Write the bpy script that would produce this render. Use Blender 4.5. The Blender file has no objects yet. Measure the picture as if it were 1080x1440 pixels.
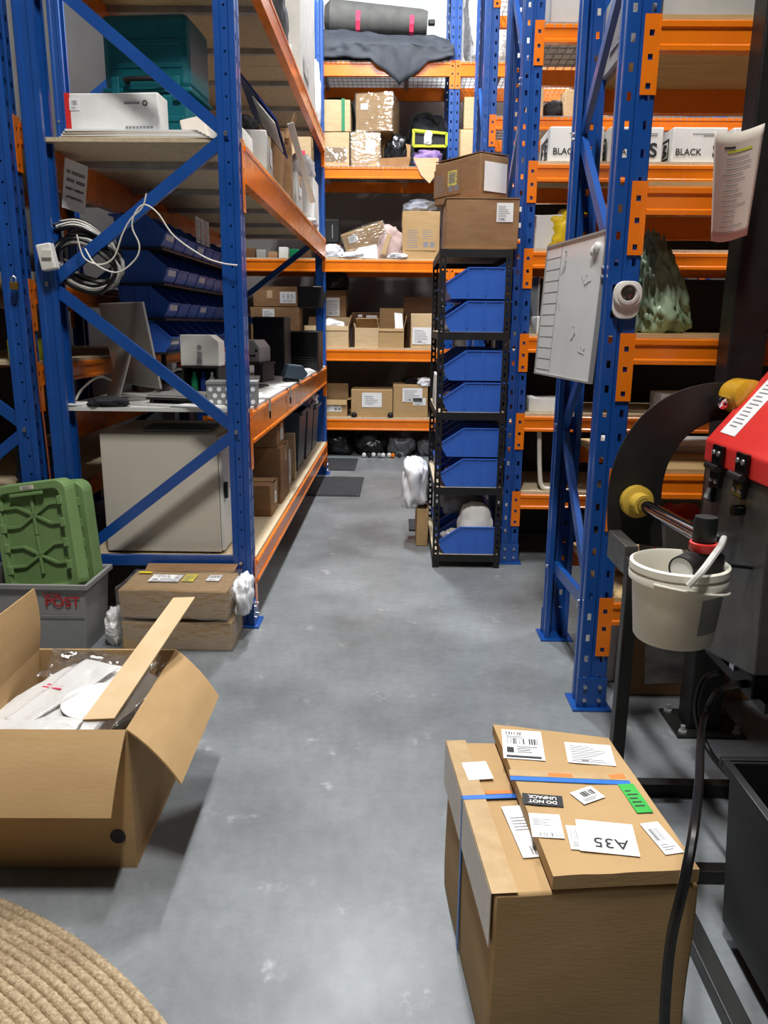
import bpy, bmesh, math, random
from mathutils import Vector, Matrix, noise
random.seed(7)
sc = bpy.context.scene
COL = sc.collection
R = math.radians

# ------------------------------------------------------------------ camera
FPX, CAMH = 1090.0, 1.45
PITCH = math.atan(263 / 1090.0)
YAW = math.atan(17 / (1090 / math.cos(PITCH)))
ROLL = R(0.55)
_c, _s, _cp, _sp = math.cos(YAW), math.sin(YAW), math.cos(PITCH), math.sin(PITCH)
_right = Vector((_c, _s, 0))
_fwd = Vector((-_s * _cp, _c * _cp, -_sp))
_up = _right.cross(_fwd)
RT = _right * math.cos(ROLL) + _up * math.sin(ROLL)
UP = _up * math.cos(ROLL) - _right * math.sin(ROLL)
cam_data = bpy.data.cameras.new('camera')
cam = bpy.data.objects.new('camera', cam_data)
COL.objects.link(cam)
cam_data.sensor_fit = 'VERTICAL'
cam_data.sensor_height = 36.0
cam_data.lens = FPX / 1440 * 36.0
cam_data.clip_start = 0.02
cam.matrix_world = Matrix((
    (RT.x, UP.x, -_fwd.x, 0), (RT.y, UP.y, -_fwd.y, 0), (RT.z, UP.z, -_fwd.z, CAMH), (0, 0, 0, 1)))
sc.camera = cam


def at(px, py, X=None, Y=None, Z=None):
    """point of the place seen at a photo pixel, on the plane X=, Y= or Z="""
    d = _fwd + RT * ((px - 540) / FPX) - UP * ((py - 720) / FPX)
    if X is not None: t = X / d.x
    elif Y is not None: t = Y / d.y
    else: t = (Z - CAMH) / d.z
    return Vector((d.x * t, d.y * t, CAMH + d.z * t))


# ------------------------------------------------------------------ light
w = bpy.data.worlds.new('World'); sc.world = w; w.use_nodes = True
w.node_tree.nodes['Background'].inputs[0].default_value = (0.8, 0.9, 1, 1)
w.node_tree.nodes['Background'].inputs[1].default_value = 0.05
sc.view_settings.view_transform = 'Standard'
sc.view_settings.look = 'None'
sc.view_settings.gamma = 1
sc.view_settings.use_curve_mapping = False
sc.view_settings.exposure = 0.0
LAMP_Z = 6.0
# x, y, length along y, watts, colour
LAMPS = [(-0.3, 6.5, 1.2, 320, (0.95, 0.98, 1)), (-0.1, 0.75, 0.9, 265, (1, 0.98, 0.95)), (-0.45, 3.4, 1.0, 120, (0.97, 0.98, 1)),  # the last one here is an added lamp, balancing light over the aisle
         (2.6, 4.1, 1.2, 150, (1, 0.95, 0.88)), (2.2, 8.0, 1.2, 90, (0.95, 0.98, 1))]
for lx, ly, ll, lw, lc in LAMPS:
    d = bpy.data.lights.new('high_bay_light', 'AREA')
    d.shape = 'RECTANGLE'; d.size = 0.22; d.size_y = ll; d.energy = lw; d.color = lc
    o = bpy.data.objects.new('high_bay_light', d); COL.objects.link(o)
    o.location = (lx, ly, LAMP_Z - 0.012)

# ------------------------------------------------------------------ materials
MATS = {}


def lin(c):
    return tuple(((v / 255) / 12.92 if v / 255 <= 0.04045 else ((v / 255 + 0.055) / 1.055) ** 2.4) for v in c)


def mat(name, c1, c2=None, rough=0.5, metal=0.0, scale=8.0, stretch=(1, 1, 1), bump=0.0, bscale=60.0,
        coat=0.0, alpha=1.0, trans=0.0, detail=4.0, rvar=0.0, spec=0.5, emit=None, subs=0.0):
    """procedural material: two sRGB tones mixed by noise, fine bump"""
    m = bpy.data.materials.new(name); m.use_nodes = True
    nt = m.node_tree; N, L = nt.nodes, nt.links
    b = N['Principled BSDF']
    b.inputs['Roughness'].default_value = rough; b.inputs['Metallic'].default_value = metal
    b.inputs['Coat Weight'].default_value = coat; b.inputs['Coat Roughness'].default_value = 0.12
    b.inputs['Alpha'].default_value = alpha; b.inputs['Transmission Weight'].default_value = trans
    b.inputs['Specular IOR Level'].default_value = spec
    a = lin(c1); c = lin(c2 if c2 else c1)
    tc = N.new('ShaderNodeTexCoord'); mp = N.new('ShaderNodeMapping')
    mp.inputs['Scale'].default_value = stretch
    L.new(tc.outputs['Object'], mp.inputs['Vector'])
    n = N.new('ShaderNodeTexNoise'); n.inputs['Scale'].default_value = scale; n.inputs['Detail'].default_value = detail
    L.new(mp.outputs['Vector'], n.inputs['Vector'])
    r = N.new('ShaderNodeValToRGB')
    r.color_ramp.elements[0].position = 0.3; r.color_ramp.elements[1].position = 0.7
    r.color_ramp.elements[0].color = (*a, 1); r.color_ramp.elements[1].color = (*c, 1)
    L.new(n.outputs['Fac'], r.inputs['Fac']); L.new(r.outputs['Color'], b.inputs['Base Color'])
    if rvar:
        mr = N.new('ShaderNodeMapRange')
        mr.inputs['To Min'].default_value = rough - rvar; mr.inputs['To Max'].default_value = rough + rvar
        L.new(n.outputs['Fac'], mr.inputs['Value']); L.new(mr.outputs['Result'], b.inputs['Roughness'])
    if bump:
        n2 = N.new('ShaderNodeTexNoise'); n2.inputs['Scale'].default_value = bscale; n2.inputs['Detail'].default_value = 3
        L.new(mp.outputs['Vector'], n2.inputs['Vector'])
        bp = N.new('ShaderNodeBump'); bp.inputs['Strength'].default_value = bump; bp.inputs['Distance'].default_value = 0.004
        L.new(n2.outputs['Fac'], bp.inputs['Height']); L.new(bp.outputs['Normal'], b.inputs['Normal'])
    if emit:
        b.inputs['Emission Color'].default_value = (*emit[0], 1); b.inputs['Emission Strength'].default_value = emit[1]
    MATS[name] = m
    return m


mat('blue', (17, 70, 144), (21, 77, 155), rough=0.32, scale=6, rvar=0.06, coat=0.25, spec=0.6)
mat('navy', (20, 34, 74), (26, 42, 88), rough=0.4, scale=6, rvar=0.06)
mat('orange', (242, 128, 20), (232, 116, 16), rough=0.27, scale=7, rvar=0.05, coat=0.35)
mat('galv', (176, 178, 178), (150, 152, 154), rough=0.35, metal=0.35, scale=12)
mat('bolt', (200, 200, 205), rough=0.3, metal=0.9)
mat('board', (206, 190, 160), (186, 168, 136), rough=0.75, scale=40, bump=0.2, bscale=160)
mat('ply', (200, 170, 120), (180, 148, 100), rough=0.65, scale=6, stretch=(1, 6, 6), bump=0.08)
mat('white_board_top', (222, 222, 218), (206, 206, 202), rough=0.35, scale=5)
mat('card', (185, 153, 109), (177, 145, 101), rough=0.8, scale=7, stretch=(1, 1, 4), bump=0.12, bscale=40, spec=0.25)
mat('card_pale', (210, 184, 146), (198, 170, 130), rough=0.8, scale=7, stretch=(1, 1, 4), bump=0.1, bscale=40, spec=0.25)
mat('card_brown', (156, 122, 88), (140, 106, 74), rough=0.8, scale=7, stretch=(1, 1, 4), bump=0.12, bscale=40, spec=0.25)
mat('card_dark', (104, 74, 50), (88, 62, 42), rough=0.8, scale=7, bump=0.12, bscale=40, spec=0.25)
mat('card_grey', (188, 186, 182), (172, 170, 166), rough=0.75, scale=7, bump=0.1, bscale=40)
mat('card_white', (232, 232, 228), (220, 220, 216), rough=0.6, scale=9)
mat('tape', (186, 156, 114), (198, 170, 128), rough=0.2, scale=30, coat=0.4, bump=0.05)
mat('blue_tape', (40, 108, 196), (52, 120, 206), rough=0.35, scale=30)
mat('green_tape', (20, 130, 84), rough=0.35)
mat('paper', (238, 238, 236), (228, 228, 228), rough=0.7, scale=6)
mat('paper_warm', (222, 212, 198), (210, 200, 186), rough=0.7, scale=6)
mat('grime_paper', (210, 210, 206), (120, 122, 124), rough=0.6, scale=5, stretch=(1, 3, 6))
mat('ink', (40, 40, 44), rough=0.7)
mat('ink_grey', (130, 130, 134), rough=0.7)
mat('ink_red', (186, 38, 46), rough=0.6)
mat('ink_brown', (92, 62, 40), rough=0.7)
mat('sticky', (236, 226, 120), rough=0.7)
mat('green_label', (44, 176, 60), (36, 160, 54), rough=0.6)
mat('orange_label', (214, 122, 50), rough=0.6)
mat('yellow_label', (236, 220, 30), (244, 228, 50), rough=0.5)
mat('bin_blue', (56, 106, 200), (50, 98, 192), rough=0.38, scale=5, bump=0.03)
mat('black', (16, 16, 17), (24, 24, 25), rough=0.5, scale=12, bump=0.05)
mat('black_gloss', (10, 10, 11), rough=0.18)
mat('black_fabric', (22, 23, 27), (38, 40, 46), rough=0.75, scale=9, bump=0.35, bscale=30)
mat('slate_fabric', (56, 62, 72), (40, 44, 52), rough=0.7, scale=7, bump=0.3, bscale=30)
mat('grey_fabric', (104, 104, 100), (86, 86, 84), rough=0.8, scale=8, bump=0.25, bscale=50)
mat('pink', (222, 60, 100), rough=0.7)
mat('steel_black', (30, 30, 29), (40, 40, 38), rough=0.42, metal=0.2, scale=9, rvar=0.08)
mat('panel_black', (84, 83, 78), (70, 69, 65), rough=0.32, metal=0.3, scale=14, rvar=0.08, bump=0.06)
mat('chrome', (210, 210, 215), rough=0.08, metal=1.0)
mat('yellow_plastic', (212, 180, 70), (198, 164, 58), rough=0.45, scale=9)
mat('red', (222, 52, 46), (212, 46, 42), rough=0.45, scale=9, coat=0.15)
mat('bucket', (232, 228, 214), (224, 220, 206), rough=0.4, scale=5)
mat('tube_clear', (222, 222, 216), rough=0.25, alpha=0.8)
mat('green_plastic', (116, 146, 92), (108, 138, 84), rough=0.5, scale=10, bump=0.05)
mat('grey_plastic', (148, 148, 146), (138, 138, 136), rough=0.5, scale=6)
mat('slate_plastic', (62, 78, 90), (54, 68, 80), rough=0.45, scale=6)
mat('teal', (0, 108, 118), (2, 96, 106), rough=0.42, scale=9, bump=0.05)
mat('white_plastic', (230, 228, 222), (220, 218, 212), rough=0.4)
mat('offwhite_paint', (216, 208, 192), (208, 200, 184), rough=0.4, scale=4)
mat('aluminium', (172, 170, 166), (160, 158, 154), rough=0.35, metal=0.3, scale=7)
mat('whiteboard', (226, 228, 226), (214, 216, 214), rough=0.12, scale=4, coat=0.4)
mat('film', (240, 240, 238), rough=0.1, alpha=0.3, bump=1.0, bscale=16, spec=0.9)
mat('poly', (238, 236, 232), (226, 224, 222), rough=0.22, scale=5, alpha=0.78, bump=0.6, bscale=16, spec=0.7)
mat('white_bag', (236, 236, 238), (220, 222, 228), rough=0.4, scale=6, bump=0.5, bscale=22)
mat('green_bag', (152, 170, 142), (118, 142, 110), rough=0.28, scale=7, bump=0.5, bscale=14, coat=0.2)
mat('yellow_bag', (232, 200, 30), (220, 184, 24), rough=0.5, scale=6, bump=0.4, bscale=20)
mat('black_bag', (16, 17, 19), (30, 31, 34), rough=0.3, scale=8, bump=0.5, bscale=16)
mat('grey_bag', (112, 116, 120), (90, 94, 98), rough=0.35, scale=8, bump=0.5, bscale=16)
mat('purple_cloth', (170, 140, 196), (110, 90, 150), rough=0.8, scale=16, bump=0.3)
mat('pink_wrap', (202, 176, 168), (188, 162, 156), rough=0.4, scale=6, bump=0.4, bscale=20)
mat('brown_paper', (190, 150, 104), (172, 132, 88), rough=0.75, scale=9, bump=0.3, bscale=30)
mat('lime', (206, 222, 40), rough=0.5)
mat('cable_white', (216, 212, 200), rough=0.45)
mat('cable_grey', (186, 184, 178), (150, 148, 144), rough=0.5, scale=20)
mat('cable_black', (14, 14, 15), rough=0.35)
mat('cable_orange', (150, 74, 40), rough=0.45)
mat('cloth_white', (222, 222, 220), (204, 204, 204), rough=0.85, scale=20, bump=0.3)
mat('cloth_red', (168, 40, 46), rough=0.85, bump=0.3)
mat('cloth_dark', (34, 40, 40), (46, 52, 50), rough=0.85, scale=20, bump=0.3)
mat('cloth_bluegrey', (190, 196, 206), (150, 158, 172), rough=0.85, scale=20, bump=0.4, bscale=30)
mat('navy_folder', (16, 48, 120), rough=0.35)
mat('dotted_grey', (128, 130, 128), rough=0.7)
mat('rubber', (52, 54, 58), (44, 46, 50), rough=0.7, scale=20, bump=0.2)
mat('jute', (198, 178, 146), (150, 126, 94), rough=0.9, scale=90, bump=0.8, bscale=220)
mat('brass', (190, 150, 70), rough=0.3, metal=0.9)
mat('glass_dark', (46, 42, 36), (60, 54, 46), rough=0.1, coat=0.5)
mat('amber', (200, 150, 40), rough=0.25, coat=0.3)
mat('lamp_diffuser', (250, 250, 250), rough=0.5, emit=((1, 1, 1), 9.0))


def film_material(name, tr, diff, rough, bscale, bump):
    m = bpy.data.materials.new(name); m.use_nodes = True
    nt = m.node_tree; N, L = nt.nodes, nt.links
    N.remove(N['Principled BSDF'])
    out = N['Material Output']
    tc = N.new('ShaderNodeTexCoord'); n = N.new('ShaderNodeTexNoise'); n.inputs['Scale'].default_value = bscale; n.inputs['Detail'].default_value = 2
    mp = N.new('ShaderNodeMapping'); mp.inputs['Scale'].default_value = (1, 1, 2.5)
    L.new(tc.outputs['Object'], mp.inputs[0]); L.new(mp.outputs[0], n.inputs['Vector'])
    bp = N.new('ShaderNodeBump'); bp.inputs['Strength'].default_value = bump; bp.inputs['Distance'].default_value = 0.02; L.new(n.outputs['Fac'], bp.inputs['Height'])
    t = N.new('ShaderNodeBsdfTransparent'); g = N.new('ShaderNodeBsdfGlossy'); g.inputs['Roughness'].default_value = rough
    d = N.new('ShaderNodeBsdfDiffuse'); d.inputs['Color'].default_value = (.86, .85, .83, 1)
    for x in (g, d): L.new(bp.outputs[0], x.inputs['Normal'])
    m1 = N.new('ShaderNodeMixShader'); m1.inputs[0].default_value = diff; L.new(t.outputs[0], m1.inputs[1]); L.new(d.outputs[0], m1.inputs[2])
    m2 = N.new('ShaderNodeMixShader'); m2.inputs[0].default_value = tr; L.new(m1.outputs[0], m2.inputs[1]); L.new(g.outputs[0], m2.inputs[2])
    L.new(m2.outputs[0], out.inputs['Surface']); MATS[name] = m


film_material('film', 0.24, 0.04, 0.12, 13, 1.0)
film_material('poly', 0.12, 0.76, 0.15, 14, 0.8)


def concrete():
    m = bpy.data.materials.new('concrete'); m.use_nodes = True
    nt = m.node_tree; N, L = nt.nodes, nt.links; b = N['Principled BSDF']
    tc = N.new('ShaderNodeTexCoord')

    def nz(scale, detail=6, rough=0.55):
        n = N.new('ShaderNodeTexNoise'); n.inputs['Scale'].default_value = scale
        n.inputs['Detail'].default_value = detail; n.inputs['Roughness'].default_value = rough
        L.new(tc.outputs['Object'], n.inputs['Vector']); return n

    def ramp(src, p0, c0, p1, c1):
        r = N.new('ShaderNodeValToRGB'); e = r.color_ramp.elements
        e[0].position = p0; e[0].color = (*c0, 1); e[1].position = p1; e[1].color = (*c1, 1)
        L.new(src, r.inputs['Fac']); return r
    base = ramp(nz(1.6).outputs['Fac'], 0.3, lin((98, 102, 104)), 0.72, lin((142, 147, 150)))
    fine = ramp(nz(26, 8, 0.7).outputs['Fac'], 0.3, (0.8, 0.8, 0.8), 0.75, (1.08, 1.08, 1.08))
    mx = N.new('ShaderNodeMixRGB'); mx.blend_type = 'MULTIPLY'; mx.inputs[0].default_value = 1
    L.new(base.outputs[0], mx.inputs[1]); L.new(fine.outputs[0], mx.inputs[2])
    scuff = ramp(nz(5.5, 5, 0.6).outputs['Fac'], 0.60, (0, 0, 0), 0.70, (1, 1, 1))
    scuff2 = ramp(nz(13, 6, 0.75).outputs['Fac'], 0.5, (0, 0, 0), 0.72, (1, 1, 1))
    ml = N.new('ShaderNodeMath'); ml.operation = 'MULTIPLY'
    L.new(scuff.outputs[0], ml.inputs[0]); L.new(scuff2.outputs[0], ml.inputs[1])
    mx2 = N.new('ShaderNodeMixRGB'); mx2.inputs[2].default_value = (*lin((196, 196, 196)), 1)
    L.new(ml.outputs[0], mx2.inputs[0]); L.new(mx.outputs[0], mx2.inputs[1])
    L.new(mx2.outputs[0], b.inputs['Base Color'])
    rr = N.new('ShaderNodeMapRange'); rr.inputs['To Min'].default_value = 0.26; rr.inputs['To Max'].default_value = 0.5
    L.new(nz(3.5).outputs['Fac'], rr.inputs['Value']); L.new(rr.outputs[0], b.inputs['Roughness'])
    bp = N.new('ShaderNodeBump'); bp.inputs['Strength'].default_value = 0.05
    L.new(nz(40, 5).outputs['Fac'], bp.inputs['Height']); L.new(bp.outputs[0], b.inputs['Normal'])
    MATS['concrete'] = m


concrete()


def wall_with_shade():
    """white wall, shade behind the racks painted in as grey below a line at 3.95 m, white above"""
    m = bpy.data.materials.new('wall_with_shade'); m.use_nodes = True
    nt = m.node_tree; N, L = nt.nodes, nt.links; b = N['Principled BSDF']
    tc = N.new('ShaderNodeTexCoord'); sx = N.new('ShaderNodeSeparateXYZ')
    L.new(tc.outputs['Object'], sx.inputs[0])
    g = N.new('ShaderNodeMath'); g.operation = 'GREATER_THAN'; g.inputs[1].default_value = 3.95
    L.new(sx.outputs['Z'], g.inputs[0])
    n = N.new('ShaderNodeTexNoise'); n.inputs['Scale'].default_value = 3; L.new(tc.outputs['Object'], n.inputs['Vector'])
    r = N.new('ShaderNodeValToRGB'); r.color_ramp.elements[0].color = (*lin((120, 116, 114)), 1)  # grey tones carry the shade behind the racks
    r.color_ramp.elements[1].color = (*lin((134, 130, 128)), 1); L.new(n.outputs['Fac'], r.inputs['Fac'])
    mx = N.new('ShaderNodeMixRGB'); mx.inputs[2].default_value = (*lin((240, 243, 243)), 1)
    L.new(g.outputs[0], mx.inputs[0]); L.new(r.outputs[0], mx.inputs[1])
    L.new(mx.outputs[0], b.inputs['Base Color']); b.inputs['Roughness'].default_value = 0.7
    MATS['wall_with_shade'] = m


wall_with_shade()
mat('ceiling_paint', (96, 98, 98), (88, 90, 90), rough=0.8)
mat('wall_grey', (66, 64, 64), (74, 72, 71), rough=0.75, scale=3)


# ------------------------------------------------------------------ mesh helpers
class MB:
    def __init__(s): s.v, s.f = [], []

    def add(s, vs, fs):
        o = len(s.v); s.v += [tuple(v) for v in vs]; s.f += [tuple(i + o for i in f) for f in fs]; return s

    def box(s, a, b):
        x0, y0, z0 = a; x1, y1, z1 = b
        return s.add([(x0, y0, z0), (x1, y0, z0), (x1, y1, z0), (x0, y1, z0), (x0, y0, z1), (x1, y0, z1), (x1, y1, z1), (x0, y1, z1)],
                     [(0, 3, 2, 1), (4, 5, 6, 7), (0, 1, 5, 4), (1, 2, 6, 5), (2, 3, 7, 6), (3, 0, 4, 7)])

    def hexa(s, pts):
        """8 corners: bottom loop then top loop"""
        return s.add(pts, [(0, 3, 2, 1), (4, 5, 6, 7), (0, 1, 5, 4), (1, 2, 6, 5), (2, 3, 7, 6), (3, 0, 4, 7)])

    def quad(s, *p): return s.add(p, [tuple(range(len(p)))])

    def slab(s, p, t):
        """thick plate from a loop of coplanar points and a thickness vector"""
        n = len(p); p = [Vector(q) for q in p]; t = Vector(t)
        vs = p + [q + t for q in p]
        fs = [tuple(range(n))[::-1], tuple(range(n, 2 * n))] + [(i, (i + 1) % n, n + (i + 1) % n, n + i) for i in range(n)]
        return s.add(vs, fs)

    def bar(s, p, q, w, h, up=(0, 0, 1)):
        p, q = Vector(p), Vector(q); d = (q - p).normalized()
        sd = d.cross(Vector(up))
        if sd.length < 1e-4: sd = d.cross(Vector((1, 0, 0)))
        sd.normalize(); u = sd.cross(d)
        o = [sd * (a * w / 2) + u * (b * h / 2) for a, b in ((-1, -1), (1, -1), (1, 1), (-1, 1))]
        return s.add([p + k for k in o] + [q + k for k in o],
                     [(3, 2, 1, 0), (4, 5, 6, 7), (0, 1, 5, 4), (1, 2, 6, 5), (2, 3, 7, 6), (3, 0, 4, 7)])

    def tube(s, pts, r, n=8, cap=True):
        pts = [Vector(p) for p in pts]; k = len(pts)
        rs = r if isinstance(r, (list, tuple)) else [r] * k
        u = None; vs = []
        for i, p in enumerate(pts):
            d = (pts[min(i + 1, k - 1)] - pts[max(i - 1, 0)])
            if d.length < 1e-9: d = Vector((0, 0, 1))
            d.normalize()
            if u is None:
                u = d.orthogonal().normalized()
            u = (u - d * u.dot(d))
            if u.length < 1e-6: u = d.orthogonal()
            u.normalize(); v = d.cross(u)
            vs += [p + (u * math.cos(2 * math.pi * j / n) + v * math.sin(2 * math.pi * j / n)) * rs[i] for j in range(n)]
        fs = [(i * n + j, i * n + (j + 1) % n, (i + 1) * n + (j + 1) % n, (i + 1) * n + j) for i in range(k - 1) for j in range(n)]
        if cap: fs += [tuple(range(n))[::-1], tuple((k - 1) * n + j for j in range(n))]
        return s.add(vs, fs)

    def lathe(s, prof, n=28, M=None, closed=False):
        M = M or Matrix()
        vs = [M @ Vector((r * math.cos(2 * math.pi * j / n), r * math.sin(2 * math.pi * j / n), z)) for r, z in prof for j in range(n)]
        k = len(prof)
        fs = [(i * n + j, i * n + (j + 1) % n, (i + 1) * n + (j + 1) % n, (i + 1) * n + j) for i in range(k - 1) for j in range(n)]
        if closed: fs += [tuple(range(n))[::-1], tuple((k - 1) * n + j for j in range(n))]
        return s.add(vs, fs)

    def sheet(s, fn, nu, nv):
        vs = [fn(i / nu, j / nv) for j in range(nv + 1) for i in range(nu + 1)]
        return s.add(vs, [(j * (nu + 1) + i, j * (nu + 1) + i + 1, (j + 1) * (nu + 1) + i + 1, (j + 1) * (nu + 1) + i) for j in range(nv) for i in range(nu)])


def mesh_of(name, mb, smooth=False, fix=True):
    me = bpy.data.meshes.new(name); me.from_pydata([tuple(v) for v in mb.v], [], mb.f)
    if fix:
        bm = bmesh.new(); bm.from_mesh(me); bmesh.ops.recalc_face_normals(bm, faces=bm.faces); bm.to_mesh(me); bm.free()
    if smooth:
        me.shade_smooth()
        if smooth != 'full': me.set_sharp_from_angle(angle=R(40))
    me.update(); return me


def link(name, me, m, parent=None, M=None, bevel=0, solid=0):
    if m and not me.materials: me.materials.append(MATS[m])
    o = bpy.data.objects.new(name, me); COL.objects.link(o)
    if parent: o.parent = parent
    if M is not None: o.matrix_local = M
    if bevel:
        b = o.modifiers.new('bevel', 'BEVEL'); b.width = bevel; b.segments = 2; b.limit_method = 'ANGLE'
    if solid:
        b = o.modifiers.new('thickness', 'SOLIDIFY'); b.thickness = solid; b.offset = 0
    return o


def obj(name, mb, m, parent=None, smooth=False, M=None, bevel=0, solid=0, fix=True):
    return link(name, mesh_of(name, mb, smooth, fix), m, parent, M, bevel, solid)


def tag(o, label, cat, group=None):
    o['label'] = label; o['category'] = cat
    if group: o['group'] = group
    return o


def thing(name, label, cat, loc=(0, 0, 0), rz=0.0, group=None, M=None):
    o = bpy.data.objects.new(name, None); COL.objects.link(o); o.empty_display_size = 0.05
    if M is not None: o.matrix_world = M
    else: o.location = loc; o.rotation_euler = (0, 0, rz)
    return tag(o, label, cat, group)


def copy_tree(o, parent=None):
    c = o.copy(); COL.objects.link(c)
    if parent: c.parent = parent
    for ch in list(o.children): copy_tree(ch, c)
    return c


def struct(o):
    o['kind'] = 'structure'; return o


def TR(x, y, z): return Matrix.Translation((x, y, z))


def axes(o, x, y, z):
    return Matrix(((x[0], y[0], z[0], o[0]), (x[1], y[1], z[1], o[1]), (x[2], y[2], z[2], o[2]), (0, 0, 0, 1)))


def text(name, s, size, m, parent, M, depth=0.0006, bold=0.0):
    cu = bpy.data.curves.new(name, 'FONT'); cu.body = s; cu.size = size; cu.align_x = 'CENTER'; cu.align_y = 'CENTER'
    cu.extrude = depth; cu.offset = bold
    t = bpy.data.objects.new('tmp_text', cu); COL.objects.link(t)
    bpy.context.view_layer.update()
    me = bpy.data.meshes.new_from_object(t.evaluated_get(bpy.context.evaluated_depsgraph_get()))
    me.name = name
    bpy.data.objects.remove(t); bpy.data.curves.remove(cu)
    me.materials.clear()
    return link(name, me, m, parent, M)


def nz3(p, sc, seed):
    return noise.noise(Vector(p) * sc + Vector((seed * 13.1, seed * 7.7, seed * 3.3)))


def blob(size, seed, sub=4, rug=0.22, flat=0.35, sc=1.6, ridge=0.12, taper=0.0, lean=0.0):
    """crumpled bag / bundle with flattened base at z=0; size = full extents"""
    bm = bmesh.new(); bmesh.ops.create_icosphere(bm, subdivisions=sub, radius=1)
    for v in bm.verts:
        d = v.co.normalized()
        k = 1 + rug * nz3(d, sc, seed) + rug * 0.5 * nz3(d, sc * 2.3, seed + 1) - ridge * abs(nz3(d, sc * 2.9, seed + 2)) * 1.6 - ridge * 0.6 * abs(nz3(d, sc * 6, seed + 3))
        e = 0.72
        d2 = Vector([math.copysign(abs(c) ** e, c) for c in d])
        v.co = d2 * k
    zmin = -flat - 0.4
    for v in bm.verts: v.co.z = max(v.co.z, zmin)
    lo = [min(v.co[i] for v in bm.verts) for i in range(3)]; hi = [max(v.co[i] for v in bm.verts) for i in range(3)]
    for v in bm.verts:
        v.co = Vector([((v.co[i] - lo[i]) / (hi[i] - lo[i]) - (0.5 if i < 2 else 0)) * size[i] for i in range(3)])
    if taper:
        for v in bm.verts: k = v.co.z / size[2]; v.co.x = v.co.x * (1 - taper * k) + lean * k; v.co.y *= (1 - taper * k)
    me = bpy.data.meshes.new('blob'); bm.to_mesh(me); bm.free(); me.shade_smooth(); return me


def bag(name, label, cat, loc, size, m, seed, rz=0, group=None, **k):
    o = link(name, blob(size, seed, **k), m); o.location = loc; o.rotation_euler = (0, 0, rz)
    return tag(o, label, cat, group)


# ------------------------------------------------------------------ printed labels
def printing(w, h, kind, seed):
    rd = random.Random(seed); mb = MB(); z0, z1 = 0.0004, 0.0009

    def rc(x0, y0, x1, y1): mb.box((x0 * w - w / 2, y0 * h - h / 2, z0), (x1 * w - w / 2, y1 * h - h / 2, z1))

    def code(x0, y0, x1, y1, n=22):
        x = x0; st = (x1 - x0) / n
        for i in range(n):
            if rd.random() < 0.62: rc(x, y0, x + st * rd.uniform(0.35, 0.95), y1)
            x += st

    def lines(x0, y0, x1, y1, n):
        st = (y1 - y0) / n
        for i in range(n): rc(x0, y0 + i * st, x0 + (x1 - x0) * rd.uniform(0.5, 1), y0 + i * st + st * 0.34)
    if kind == 'ship':
        code(.1, .82, .55, .93, 16); code(.12, .5, .9, .7, 26); lines(.1, .72, .7, .8, 2); lines(.35, .22, .92, .46, 4)
        rc(.1, .2, .27, .38); rc(.08, .04, .92, .11)
    elif kind == 'list':
        lines(.1, .08, .92, .9, 9); rc(.3, .12, .45, .17)
    elif kind == 'small':
        code(.15, .42, .85, .8, 18); lines(.15, .12, .85, .34, 3)
    elif kind == 'foot':
        lines(.1, .5, .8, .8, 5); code(.22, .05, .92, .2, 18)
    elif kind == 'note':
        lines(.15, .2, .85, .85, 5)
    elif kind == 'page':
        lines(.2, .1, .85, .8, 14)
    elif kind == 'print':
        lines(.05, .1, .45, .85, 8); lines(.55, .45, .95, .85, 5); rc(.58, .12, .74, .34); rc(.8, .12, .95, .34)
    return mb


def label_on(parent, M, w, h, kind='note', m='paper', ink='ink_grey', seed=0, name='label', wave=0.0):
    p = obj(name, MB().box((-w / 2, -h / 2, 0), (w / 2, h / 2, 0.0005)), m, parent, M=M)
    if kind not in (None, 'blank'):
        obj('printing', printing(w, h, kind, seed + int(w * 1e4)), ink, p)['kind'] = 'stuff'
    return p


def face_M(face, w, d, h, u, v, ang=0.0):
    rot = Matrix.Rotation(ang, 4, 'Z')
    if face == 'f': return axes(((u - .5) * w, -d / 2 - .0008, v * h), (1, 0, 0), (0, 0, 1), (0, -1, 0)) @ rot
    if face == 'l': return axes((-w / 2 - .0008, (.5 - u) * d, v * h), (0, -1, 0), (0, 0, 1), (-1, 0, 0)) @ rot
    if face == 'r': return axes((w / 2 + .0008, (u - .5) * d, v * h), (0, 1, 0), (0, 0, 1), (1, 0, 0)) @ rot
    return axes(((u - .5) * w, (v - .5) * d, h + .0008), (1, 0, 0), (0, 1, 0), (0, 0, 1)) @ rot


# ------------------------------------------------------------------ cartons
def body_mesh(w, d, h, seed, j=0.006, n=5):
    """closed carton: slightly bulged and dented box"""
    bm = bmesh.new(); bmesh.ops.create_cube(bm, size=1)
    bmesh.ops.subdivide_edges(bm, edges=bm.edges[:], cuts=n, use_grid_fill=True)
    for v in bm.verts:
        x, y, z = v.co
        q = Vector((x * w, y * d, z * h))
        nn = Vector((nz3(q, 5, seed), nz3(q, 5, seed + 5), nz3(q, 5, seed + 9))) * j
        bulge = j * 0.8
        if abs(x) > .49: nn.x += math.copysign(bulge, x) * (1 - 4 * y * y) * (1 - 4 * z * z)
        if abs(y) > .49: nn.y += math.copysign(bulge, y) * (1 - 4 * x * x) * (1 - 4 * z * z)
        if z < -.49: nn.z = 0
        v.co = Vector((x * w, y * d, (z + .5) * h)) + nn
    me = bpy.data.meshes.new('body'); bm.to_mesh(me); bm.free()
    me.shade_smooth(); me.set_sharp_from_angle(angle=R(35)); return me


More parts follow.
